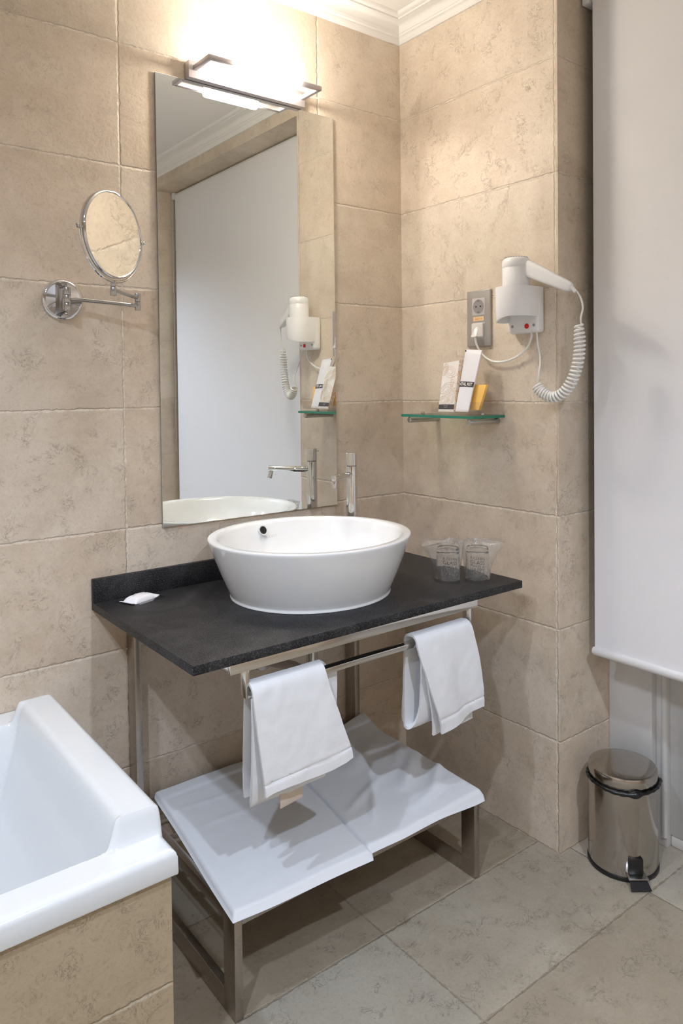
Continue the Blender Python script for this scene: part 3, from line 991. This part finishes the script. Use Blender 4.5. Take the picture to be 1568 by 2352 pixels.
zb = tz+0.0028
bl, br = Vector((-0.124, -0.302, zb)), Vector((-0.124, -0.368, zb))
tl, tr2 = Vector((-0.085, -0.289, 1.4590)), Vector((-0.085, -0.358, 1.4660))
b = B(); pt, nrm = quad_box(b, bl, br, tr2, tl, (0.020, 0, 0.002), 0, 1)
cbx = obj('amenity_box', b, [M['card'], M['cardside']], origin=(-0.115, -0.335, zb), smooth=0)
tag(cbx, 'slim white carton with copper leaf swirls leaning in the acrylic tray', 'box')
b = B()
def onf(u, v, h=0.0006): return pt(u, v) + nrm*h
def leaf(cu, cv, ang, ln, wd, nl=3):
    for q_ in range(nl):
        k = 1 - q_*0.30
        for s in (-1, 1):
            pts = []
            for i in range(13):
                t = i/12; a = (t-0.5)*ln*k; c_ = s*wd*k*math.sin(PI*t)
                U = cu + (a*math.cos(ang) - c_*math.sin(ang)); Vv = cv + (a*math.sin(ang) + c_*math.cos(ang))*0.45
                if -0.0 < U < 1.0 and 0.14 < Vv < 0.99: pts.append(onf(U, Vv))
                else:
                    if len(pts) > 1: tube(b, pts, 0.00045, 4)
                    pts = []
            if len(pts) > 1: tube(b, pts, 0.00045, 4)
for args in ((0.35, 0.45, 0.5, 1.1, 0.26), (0.75, 0.28, 1.2, 0.9, 0.22), (0.25, 0.22, 0.1, 0.8, 0.2), (0.5, 0.80, -0.4, 1.0, 0.26), (0.85, 0.52, 2.0, 0.9, 0.22), (0.15, 0.88, 1.4, 0.7, 0.2)):
    leaf(*args)
obj('leaf_print', b, M['copper'], cbx, smooth=0)
b = B(); quad_box(b, onf(0.0, 0.05, 0.0004), onf(1.0, 0.05, 0.0004), onf(1.0, 0.145, 0.0004), onf(0.0, 0.145, 0.0004), -nrm*0.0004, n=2)
bd = obj('dark_band', b, M['band'], cbx, smooth=0)
b = B()
for v0, a0, a1 in ((0.112, 0.32, 0.60), (0.085, 0.36, 0.56)):
    quad_box(b, onf(a0, v0, 0.001), onf(a1, v0, 0.001), onf(a1, v0+0.008, 0.001), onf(a0, v0+0.008, 0.001), -nrm*0.0003, n=1)
obj('band_print', b, M['grey'], bd, smooth=0)

# yellow packet lying across the back of the tray
b = B()
quad_box(b, (-0.084, -0.318, zb+0.010), (-0.096, -0.447, zb+0.006), (-0.078, -0.462, 1.3880), (-0.066, -0.322, 1.3900), (0.010, 0, 0), bulge=0.004, n=12)
yp = obj('soap_packet', b, M['yellow'], origin=(-0.085, -0.385, zb), smooth=60)
tag(yp, 'yellow sachet standing behind the dental kit in the acrylic tray', 'packet')

# dental kit sachet
bl, br = Vector((-0.118, -0.3700, zb+0.001)), Vector((-0.118, -0.4230, zb+0.001))
tl, tr2 = Vector((-0.058, -0.3600, 1.5000)), Vector((-0.058, -0.4265, 1.4950))
b = B(); pt, nrm = quad_box(b, bl, br, tr2, tl, (0.004, 0, 0.001), bulge=0.0035, n=14)
dk = obj('dental_kit', b, M['paper'], origin=(-0.10, -0.398, zb), smooth=60)
tag(dk, 'long white dental kit sachet with a grey band in the acrylic tray', 'packet')
def blg(u, v): return 0.0035*(1-(2*u-1)**2)*(1-(2*v-1)**4)
b = B()
def onk(u, v, h): return pt(u, v) + nrm*(blg(u, v)+h)
n = 12
g0 = [[b.verts.new(onk(i/n, 0.395+0.085*j, 0.0005)) for j in (0, 1)] for i in range(n+1)]
for i in range(n): b.faces.new((g0[i][0], g0[i+1][0], g0[i+1][1], g0[i][1]))
kb = obj('grey_band', b, M['ink'], dk, smooth=0)
b = B(); text_bm(b, 'NTAL KIT', 0.0135, lambda u, v: onk(0.45 + u/0.060, 0.437 + v/0.19, 0.0011), off=0.0003, spacing=0.95)
obj('kit_lettering', b, M['whiteink'], kb, smooth=0)
b = B()
quad_box(b, onk(0.0, 0.965, 0.0012), onk(0.07, 0.965, 0.0012), onk(0.07, 0.995, 0.0012), onk(0.0, 0.995, 0.0012), -nrm*0.0004, n=1)
obj('corner_mark', b, M['ink'], dk, smooth=0)

# ------------------------------------------------------------------ wrapped tumblers
def tumbler(gx, gy, rot, label):
    z0 = 0.8157; H = 0.0955
    t = tag(thing('drinking_glass', (gx, gy, z0)), label, 'glass', 'upturned tumblers on the counter')
    b = B()
    lathe(b, [(0.0350, 0.0), (0.0352, 0.0008), (0.0345, 0.03), (0.0325, H-0.004), (0.0305, H), (0.0, H), (0.0, H-0.0145), (0.026, H-0.0145), (0.0300, H-0.018), (0.0328, 0.03), (0.0338, 0.0), (0.0350, 0.0)], (gx, gy, z0), seg=64)
    bmesh.ops.remove_doubles(b, verts=b.verts, dist=1e-6)
    obj('glass_body', b, M['glass'], t, smooth=50)
    b = B()
    lines = [('A CLEAN', 0.0112, 0.067, 0.10), ('GLASS', 0.0160, 0.0550, 0.03), ('MAKES A', 0.0105, 0.0440, 0.0), ('HAPPY', 0.0150, 0.0335, -0.02), ('FACE', 0.0190, 0.0200, -0.05)]
    for body, size, zc, curve in lines:
        def mp(u, v):
            a = rot + u/0.0345
            zz = z0 + zc + v - 0.10*u
            r = 0.0347 - (zz-z0)*0.028 + 0.0013
            return Vector((gx + r*math.cos(a), gy + r*math.sin(a), zz))
        text_bm(b, body, size, mp)
    obj('lettering', b, M['ink'], t, smooth=0)
    return t


G1 = (-0.243, -0.455); G2 = (-0.172, -0.506)
face = math.atan2(CAM.y+0.48, CAM.x+0.2)
tumbler(*G1, face + 0.22, 'upturned clear tumbler with slogan print in a plastic wrap, nearer the basin')
tumbler(*G2, face - 0.02, 'upturned clear tumbler with slogan print in a plastic wrap, nearer the counter end')


def bag(gx, gy, seed, label, lean):
    """thin film hung over the glass, flaring into loose wings at the top"""
    rnd = random.Random(seed)
    z0 = 0.8156; b = B(); nu, nv = 72, 26
    ph = [rnd.uniform(0, 6.28) for _ in range(6)]
    view = Vector((-0.79, 0.61, 0))       # wings spread along the counter edge direction
    side = Vector((0.80, -0.60, 0))
    def fn(i, j):
        a = 2*PI*i; v = j
        z = z0 + 0.004 + v*0.104
        flare = 0.030*max(0, v-0.25)**1.3
        r = 0.0375 + 0.002*math.sin(3*a+ph[0]) + 0.0012*math.sin(7*a+ph[1]+4*v)
        r += v*(0.0022*math.sin(9*a+ph[2]) + 0.0016*math.sin(14*a+ph[3]+6*v))
        d = Vector((math.cos(a), math.sin(a), 0))
        w_ = abs(d.dot(side))**5
        r += (0.050*max(0.0, v-0.15)**1.5)*w_ * (1.0 if d.dot(side)*lean > 0 else 0.28)
        z += 0.006*v*math.sin(5*a+ph[4])
        return Vector((gx, gy, z)) + d*r
    vs = [[b.verts.new(fn(i/nu, j/(nv-1))) for j in range(nv)] for i in range(nu)]
    for i in range(nu):
        for j in range(nv-1):
            b.faces.new((vs[i][j], vs[(i+1) % nu][j], vs[(i+1) % nu][j+1], vs[i][j+1]))
    # gathered top with a crumpled tuft
    prev = [vs[i][-1] for i in range(nu)]
    for k, (f, dz) in enumerate(((0.80, 0.004), (0.55, 0.006), (0.30, 0.011), (0.16, 0.018), (0.22, 0.024))):
        cur = []
        for i in range(nu):
            p = prev[i].co; a = 2*PI*i/nu
            base = vs[i][-1].co
            q_ = Vector((gx, gy, 0)) + (Vector((base.x, base.y, 0)) - Vector((gx, gy, 0)))*f
            q_.z = base.z*(1-0.6*(1-f)) + (z0+0.106)*0.6*(1-f) + dz*0.6 + 0.0022*math.sin(11*a+ph[5]+k)
            q_ += Vector((-side.x*lean, -side.y*lean, 0))*(1-f)*0.022
            cur.append(b.verts.new(q_))
        for i in range(nu): b.faces.new((prev[i], prev[(i+1) % nu], cur[(i+1) % nu], cur[i]))
        prev = cur
    o = obj('plastic_wrap', b, M['film'], origin=(gx, gy, z0), smooth=25)
    return tag(o, label, 'plastic bag', 'clear wraps over the tumblers')


bag(*G1, 3, 'clear crinkled plastic bag over the tumbler nearer the basin', -1)
bag(*G2, 9, 'clear crinkled plastic bag over the tumbler nearer the counter end', 1)

# ------------------------------------------------------------------ wrapped soap on the counter
b = B()
sx_, sy_ = Vector((0.93, 0.36, 0)).normalized(), Vector((-0.36, 0.93, 0)).normalized()
SC = Vector((-1.032, -0.066, 0.8154))
def soap(u, v, top):
    a = (u-0.5)*0.098; c = (v-0.5)*0.050
    mid = max(0, 1-(abs(a)/0.036)**4)*max(0, 1-(abs(c)/0.024)**4)
    h = 0.0135*mid**0.5 if mid > 0 else 0.0
    end = sstep(0.036, 0.049, abs(a))
    h += 0.004*end + 0.0012*math.sin(a*260)*end
    z = (0.0012 + h + 0.0006*noise.noise(Vector((a*90, c*90, 3)))) if top else 0.0003 + 0.0035*end
    pin = 1 - 0.18*(1-end)*0 - 0.0
    return SC + sx_*a + sy_*c*pin + Vector((0, 0, z))
tp = grid(b, lambda u, v: soap(u, v, True), 41, 25)
bt = grid(b, lambda u, v: soap(u, v, False), 41, 25)
for i in range(40):
    b.faces.new((tp[i][0], bt[i][0], bt[i+1][0], tp[i+1][0])); b.faces.new((tp[i][-1], tp[i+1][-1], bt[i+1][-1], bt[i][-1]))
for j in range(24):
    b.faces.new((tp[0][j], tp[0][j+1], bt[0][j+1], bt[0][j])); b.faces.new((tp[-1][j], bt[-1][j], bt[-1][j+1], tp[-1][j+1]))
so = obj('wrapped_soap', b, M['paper'], origin=SC, smooth=40)
tag(so, 'small white paper-wrapped soap on the left end of the counter', 'soap')
b = B()
for k in range(7):
    a0 = -0.022 + k*0.0065; c0 = 0.010 - 0.003*abs(k-3)
    p = [SC + sx_*(a0+0.0022*math.cos(t)) + sy_*(c0+0.003*math.sin(t)) + Vector((0, 0, 0.0158)) for t in (0, 1.2, 2.4, 3.6, 4.8)]
    tube(b, p, 0.0004, 4)
obj('wrapper_print', b, M['paleink'], so, smooth=0)
b = B()
obox(b, SC + sx_*0.012 - sy_*0.030 + Vector((0, 0, 0.0010)), sx_, sy_, (0, 0, 1), 0.046, 0.010, 0.0006)
obj('clear_wrapper', b, M['acryl_clear'], so, smooth=0)

# ------------------------------------------------------------------ drain trap behind the towel
dt = tag(thing('drain_trap', (-0.622, -0.290, 0.48)), 'chrome bottle trap under the basin, half hidden by a hanging towel', 'drain pipe')
b = B(); cyl(b, (-0.622, -0.290, 0.60), (-0.622, -0.290, 0.7930), 0.0160, 28); cyl(b, (-0.622, -0.290, 0.745), (-0.622, -0.290, 0.765), 0.0205, 28, 0.001); obj('down_pipe', b, M['chrome'], dt, smooth=30)
b = B(); cyl(b, (-0.622, -0.290, 0.490), (-0.622, -0.290, 0.605), 0.0300, 36, 0.004); obj('bottle', b, M['chrome'], dt, smooth=30)
b = B(); tube(b, [(-0.622, -0.265, 0.575), (-0.622, -0.20, 0.575), (-0.622, -0.02, 0.540)], 0.0140, 20); cyl(b, (-0.622, -0.030, 0.542), (-0.622, -0.0005, 0.537), 0.0300, 32, 0.002); obj('wall_pipe', b, M['chrome_dull'], dt, smooth=40)

# ------------------------------------------------------------------ towels
def hem_line(z, z0): return -0.0015 if abs(z-z0) < 0.0035 else 0.0


def hanging_towel(name, spec, label, seed):
    """spec: list of strips; each strip = (path function across width, thickness)"""
    root = tag(thing(name, spec['org']), label, 'towel', 'hand towels on the steel bar')
    for part, fn, nu, nv, th in spec['strips']:
        b = B(); grid(b, fn, nu, nv); thicken(b, th)
        obj(part, b, M['towel'], root, smooth=80)
    return root


def strip(lx, rx, ctrl, wav, ph, hemz=None):
    """lx, rx: functions of s giving left and right x; ctrl: list of (y, z_left, z_right) control points along the towel"""
    CL = catmull([(y, zl, 0) for y, zl, zr in ctrl], 12)
    CR = catmull([(y, zr, 0) for y, zl, zr in ctrl], 12)
    n = len(CL)-1
    def fn(u, v):
        f = u*n; i = min(int(f), n-1); t = f-i
        a = CL[i].lerp(CL[i+1], t); c = CR[i].lerp(CR[i+1], t)
        y = a.x*(1-v) + c.x*v; z = a.y*(1-v) + c.y*v
        xl, xr = lx(u), rx(u)
        x = xl*(1-v) + xr*v
        amp = wav * min(1.0, max(0.0, (0.725-z)/0.10))
        y += amp*(math.sin(v*5.2+ph) * 0.6 + 0.5*math.sin(v*11+ph*2+u*3)) + 0.0015*noise.noise(Vector((x*40, z*30, ph)))
        z += 0.004*math.sin(v*6+ph)*(1 if u < 0.04 else 0)
        if hemz is not None and u < 0.5: y += 0.0024*math.exp(-((z - (hemz[0]*(1-v)+hemz[1]*v))/0.0028)**2)
        return Vector((x, y, z))
    return fn


# towel 1 (left)
def L1(u): return -1.000 + 0.018*sstep(0.30, 0.0, u) + (0.010*sstep(0.45, 0.75, u))
def R1(u): return -0.803 + 0.061*sstep(0.34, 0.0, u)**1.15 + (0.050*sstep(0.5, 0.75, u))
ctrl = [(-0.618, 0.490, 0.506), (-0.613, 0.560, 0.565), (-0.606, 0.650, 0.650), (-0.599, 0.715, 0.715), (-0.589, 0.7315, 0.7315), (-0.575, 0.7330, 0.7330), (-0.561, 0.728, 0.728), (-0.553, 0.70, 0.70), (-0.545, 0.60, 0.60), (-0.540, 0.50, 0.49), (-0.543, 0.462, 0.458)]
t1a = strip(L1, R1, ctrl, 0.0035, 0.6, (0.516, 0.532))
def L1b(u): return -0.996 + 0.020*sstep(0.3, 0.9, u)
def R1b(u): return -0.800 + 0.060*sstep(0.2, 1.0, u)
ctrlb = [(-0.594, 0.700, 0.70), (-0.593, 0.62, 0.62), (-0.590, 0.52, 0.52), (-0.582, 0.468, 0.468), (-0.568, 0.452, 0.455), (-0.556, 0.462, 0.465), (-0.555, 0.53, 0.53), (-0.558, 0.62, 0.62), (-0.556, 0.70, 0.70)]
t1b = strip(L1b, R1b, ctrlb, 0.002, 2.0)
tw1 = hanging_towel('hand_towel', dict(org=(-0.89, -0.575, 0.705), strips=[('outer_layer', t1a, 190, 48, 0.006), ('inner_fold', t1b, 70, 30, 0.007)]), 'white hand towel hanging on the steel bar below the basin, nearer the bathtub', 1)
b = B(); obox(b, (-0.885, -0.5745, 0.448), (1, 0.12, 0.02), (0, 1, 0), (0, 0, 1), 0.034, 0.0012, 0.020, 0.0008)
obj('care_label', b, M['tag'], tw1)

# towel 2 (right)
def L2(u): return -0.510 + 0.070*sstep(0.33, 0.0, u)**1.3 + 0.012*sstep(0.5, 0.9, u)
def R2(u): return -0.306 + 0.030*sstep(0.36, 0.05, u) + 0.010*sstep(0.5, 0.9, u)
ctrl = [(-0.616, 0.474, 0.503), (-0.614, 0.55, 0.57), (-0.607, 0.65, 0.66), (-0.599, 0.717, 0.722), (-0.589, 0.7325, 0.735), (-0.575, 0.7340, 0.736), (-0.560, 0.729, 0.730), (-0.550, 0.70, 0.70), (-0.538, 0.60, 0.60), (-0.530, 0.52, 0.51), (-0.532, 0.492, 0.485)]
t2a = strip(L2, R2, ctrl, 0.0050, 3.6, (0.510, 0.531))
def L2b(u): return -0.503 + 0.024*sstep(0.55, 0.2, u)
def R2b(u): return -0.310 + 0.02*sstep(0.3, 1.0, u)
ctrlb = [(-0.592, 0.700, 0.70), (-0.588, 0.60, 0.60), (-0.580, 0.52, 0.52), (-0.566, 0.486, 0.486), (-0.550, 0.480, 0.480), (-0.540, 0.495, 0.495), (-0.540, 0.60, 0.60), (-0.545, 0.70, 0.70)]
t2b = strip(L2b, R2b, ctrlb, 0.003, 1.1)
def L2c(u): return -0.492 + 0.050*sstep(0.0, 1.0, u)
def R2c(u): return -0.320 + 0.03*u
t2c = strip(L2c, R2c, [(-0.592, 0.715, 0.715), (-0.600, 0.65, 0.65), (-0.597, 0.55, 0.55), (-0.590, 0.458, 0.462)], 0.003, 0.3)
hanging_towel('hand_towel', dict(org=(-0.40, -0.575, 0.705), strips=[('outer_layer', t2a, 190, 48, 0.006), ('inner_fold', t2b, 60, 30, 0.007), ('middle_layer', t2c, 40, 24, 0.006)]), 'white hand towel hanging on the steel bar below the tumblers, nearer the corner', 2)


def folded_towel(name, corners, zb_, thick, ridges, label, droop=None, seed=0.0, nu=90, nv=80):
    FL_, FR_, BR_, BL_ = (Vector((*c, 0)) for c in corners)
    W = ((FR_-FL_).length + (BR_-BL_).length)/2; Dp = ((BL_-FL_).length + (BR_-FR_).length)/2
    b = B()
    def plan(u, v):
        p = FL_.lerp(FR_, u).lerp(BL_.lerp(BR_, u), v)
        wob = 0.005*noise.noise(Vector((p.x*9, p.y*9, seed)))
        e = (1-(2*u-1)**2)
        p.y += wob*0.5 + 0.001*math.sin(u*9+seed)*(1-v)
        p.x += 0.001*math.sin(v*8+seed*2)
        return p
    def topz(p, u, v):
        d = min(u*W, (1-u)*W, v*Dp, (1-v)*Dp)
        R = 0.013
        k = 1.0 if d >= R else math.sqrt(max(0.0, 1-((R-d)/R)**2))
        h = thick*k
        rg = 0.0022*noise.noise(Vector((p.x*6, p.y*6, seed+5))) + 0.0010*noise.noise(Vector((p.x*22, p.y*22, seed)))
        for (x0, y0, x1, y1, w_, a_) in ridges:
            ab = Vector((x1-x0, y1-y0)); ap = Vector((p.x-x0, p.y-y0))
            t = max(0, min(1, ap.dot(ab)/ab.dot(ab))); dd = (ap-ab*t).length
            rg += a_*math.exp(-(dd/w_)**2)*math.sin(PI*min(1, max(0.08, t*0.9+0.1)))
        h += rg*k
        if droop: h += droop(p)
        return h
    tp = []; bt = []
    for i in range(nu):
        ra, rb = [], []
        for j in range(nv):
            # denser near the borders
            u = i/(nu-1); v = j/(nv-1)
            u = 0.5 - 0.5*math.cos(PI*u)*0.35 - 0.5*(1-2*u)*0.65; v = 0.5 - 0.5*math.cos(PI*v)*0.35 - 0.5*(1-2*v)*0.65
            p = plan(u, v); h = topz(p, u, v)
            dr = droop(p) if droop else 0.0
            ra.append(b.verts.new((p.x, p.y, zb_ + h)))
            rb.append(b.verts.new((p.x, p.y, zb_ + min(dr, 0) + (max(dr, 0)*0.7 if dr > 0 else 0))))
        tp.append(ra); bt.append(rb)
    for i in range(nu-1):
        for j in range(nv-1):
            b.faces.new((tp[i][j], tp[i+1][j], tp[i+1][j+1], tp[i][j+1]))
            b.faces.new((bt[i][j], bt[i][j+1], bt[i+1][j+1], bt[i+1][j]))
        b.faces.new((tp[i][0], bt[i][0], bt[i+1][0], tp[i+1][0])); b.faces.new((tp[i][-1], tp[i+1][-1], bt[i+1][-1], bt[i][-1]))
    for j in range(nv-1):
        b.faces.new((tp[0][j], tp[0][j+1], bt[0][j+1], bt[0][j])); b.faces.new((tp[-1][j], bt[-1][j], bt[-1][j+1], tp[-1][j+1]))
    o = obj(name, b, M['towel_flat'], origin=((FL_.x+FR_.x)/2, -0.3, zb_), smooth=70)
    return tag(o, label, 'towel', 'folded bath mats on the low shelf')


def droop_r(p):
    d = -0.012*sstep(-0.588, -0.612, p.y)*sstep(-0.45, -0.28, p.x)
    d += 0.030*sstep(-0.16, -0.03, p.y)*sstep(-0.40, -0.24, p.x)
    return d
folded_towel('bath_mat', [(-0.680, -0.606), (-0.258, -0.608), (-0.236, -0.045), (-0.588, -0.060)], 0.2385, 0.018,
             [(-0.27, -0.33, -0.44, -0.47, 0.020, 0.016), (-0.25, -0.42, -0.38, -0.52, 0.014, 0.011), (-0.30, -0.20, -0.52, -0.30, 0.03, 0.011), (-0.62, -0.45, -0.42, -0.36, 0.012, 0.008), (-0.60, -0.53, -0.48, -0.38, 0.010, 0.007), (-0.26, -0.25, -0.36, -0.36, 0.015, 0.010), (-0.29, -0.50, -0.50, -0.55, 0.016, 0.006)],
             'wrinkled white folded bath mat on the right half of the low steel shelf', droop_r, 2.3)
folded_towel('bath_mat', [(-1.058, -0.605), (-0.682, -0.628), (-0.590, -0.035), (-0.985, -0.030)], 0.2388, 0.021,
             [(-1.00, -0.16, -0.62, -0.20, 0.006, 0.003), (-0.98, -0.27, -0.72, -0.28, 0.008, 0.003), (-0.63, -0.30, -0.66, -0.52, 0.010, 0.005), (-0.68, -0.28, -0.74, -0.42, 0.016, 0.004)],
             'smooth white folded bath mat on the left half of the low steel shelf', None, 7.7)

# ------------------------------------------------------------------ roller blind
rb = tag(thing('roller_blind', (0.12, -1.41, 2.47)), 'long white roller blind hanging in the tiled window recess', 'blind')
b = B()
def blind_fn(u, v):
    y = -0.705 - u*1.405; z = 2.520 - v*1.930
    return Vector((0.120 + 0.0025*math.sin(u*5)*v + 0.0015*math.exp(-u*14)*v, y, z))
grid(b, blind_fn, 40, 40); thicken(b, 0.0010); obj('blind_fabric', b, M['blind'], rb, smooth=80)
b = B()
lathe(b, [(0, 0), (0.010, 0.0), (0.0125, 0.003), (0.0125, 1.412), (0.010, 1.415), (0, 1.415)], (0.119, -0.700, 0.5900), (0, -1, 0), 24, sx=1.0, sy=0.75, xdir=(0, 0, 1))
obj('hem_bar', b, M['blindbar'], rb, smooth=40)
b = B(); cyl(b, (0.139, -0.700, 2.522), (0.139, -2.120, 2.522), 0.020, 28); obj('roller_tube', b, M['blindbar'], rb)
for yy in (-0.685, -2.135):
    b = B(); box(b, 0.112, 0.160, yy-0.012, yy+0.012, 2.503, 2.5445, 0.004); obj('bracket', b, M['blindbar'], rb)
b = B()
for k in range(150):
    z = 2.50 - k*0.0095
    lathe(b, [(0, -0.0028), (0.0028, 0), (0, 0.0028)], (0.108, -2.124, z), seg=6)
tube(b, [(0.108, -2.124, 2.50), (0.108, -2.124, 1.02)], 0.0008, 5)
obj('bead_chain', b, M['blindbar'], rb)

# ------------------------------------------------------------------ pedal bin
PX, PY = 0.116, -0.798
pb = tag(thing('pedal_bin', (PX, PY, 0)), 'round polished steel pedal bin on the floor under the blind', 'bin')
b = B(); cyl(b, (PX, PY, 0.0005), (PX, PY, 0.012), 0.0985, 72, 0.002); obj('base_ring', b, M['black'], pb, smooth=30)
M['bin_steel'] = simple('bin_steel', (0.50, 0.47, 0.44), 0.16, 1.0)
b = B(); lathe(b, [(0, 0.012), (0.0955, 0.012), (0.0965, 0.014), (0.0955, 0.25), (0, 0.25)], (PX, PY, 0), seg=96); obj('bin_body', b, M['bin_steel'], pb, smooth=30)
b = B(); lathe(b, [(0, 0.252), (0.0935, 0.252), (0.0945, 0.254), (0.0945, 0.2815), (0.0925, 0.2855), (0.088, 0.2875), (0.06, 0.2890), (0, 0.2900)], (PX, PY, 0), seg=96); obj('lid', b, M['bin_steel'], pb, smooth=30)
b = B(); ring = []
for k in range(97):
    a = 2*PI*k/96
    ring.append(Vector((PX + 0.0985*math.cos(a), PY + 0.0985*math.sin(a), 0.2490 + 0.0015*math.sin(3*a))))
rr = []
for k in range(97):
    a = 2*PI*k/96 % (2*PI)
    kn = math.exp(-((a-4.05)/0.10)**2) + 0.8*math.exp(-((a-5.35)/0.07)**2)
    rr.append(0.0042 + 0.0055*kn + 0.0008*math.sin(k*1.7) + 0.0020*sstep(2.9, 3.6, a)*sstep(4.4, 4.0, a))
tube(b, ring, rr, 12, cap=False); obj('bag_rim', b, M['blackbag'], pb, smooth=60)
pd = Vector((-0.62, -0.785, 0)).normalized(); ps = Vector((0.785, -0.62, 0)).normalized(); cz = Vector((0, 0, 1))
PC = Vector((PX, PY, 0))
b = B(); obox(b, PC + pd*0.0975 + cz*0.046, ps, pd, cz, 0.020, 0.0035, 0.022, 0.001); obj('pedal_housing', b, M['black'], pb)
b = B(); obox(b, PC + pd*0.108 + cz*0.0245, ps, pd, cz, 0.027, 0.014, 0.0025, 0.001)
pl = obj('pedal', b, M['chrome_dull'], pb)
b = B()
q0 = PC + pd*0.112 + cz*0.021; q1 = PC + pd*0.138 + cz*0.004
for s0, p_, w_ in ((0, q0, 0.024), (1, q1, 0.029)): pass
vs = [q0 - ps*0.023, q0 + ps*0.023, q1 + ps*0.028, q1 - ps*0.028]
vt = [v + cz*0.003 + pd*0.002 for v in vs]
va = [b.verts.new(v) for v in vs]; vb = [b.verts.new(v) for v in vt]
b.faces.new(va[::-1]); b.faces.new(vb)
for i in range(4): b.faces.new((va[i], va[(i+1) % 4], vb[(i+1) % 4], vb[i]))
obj('pedal_pad', b, M['black'], pl, smooth=0)
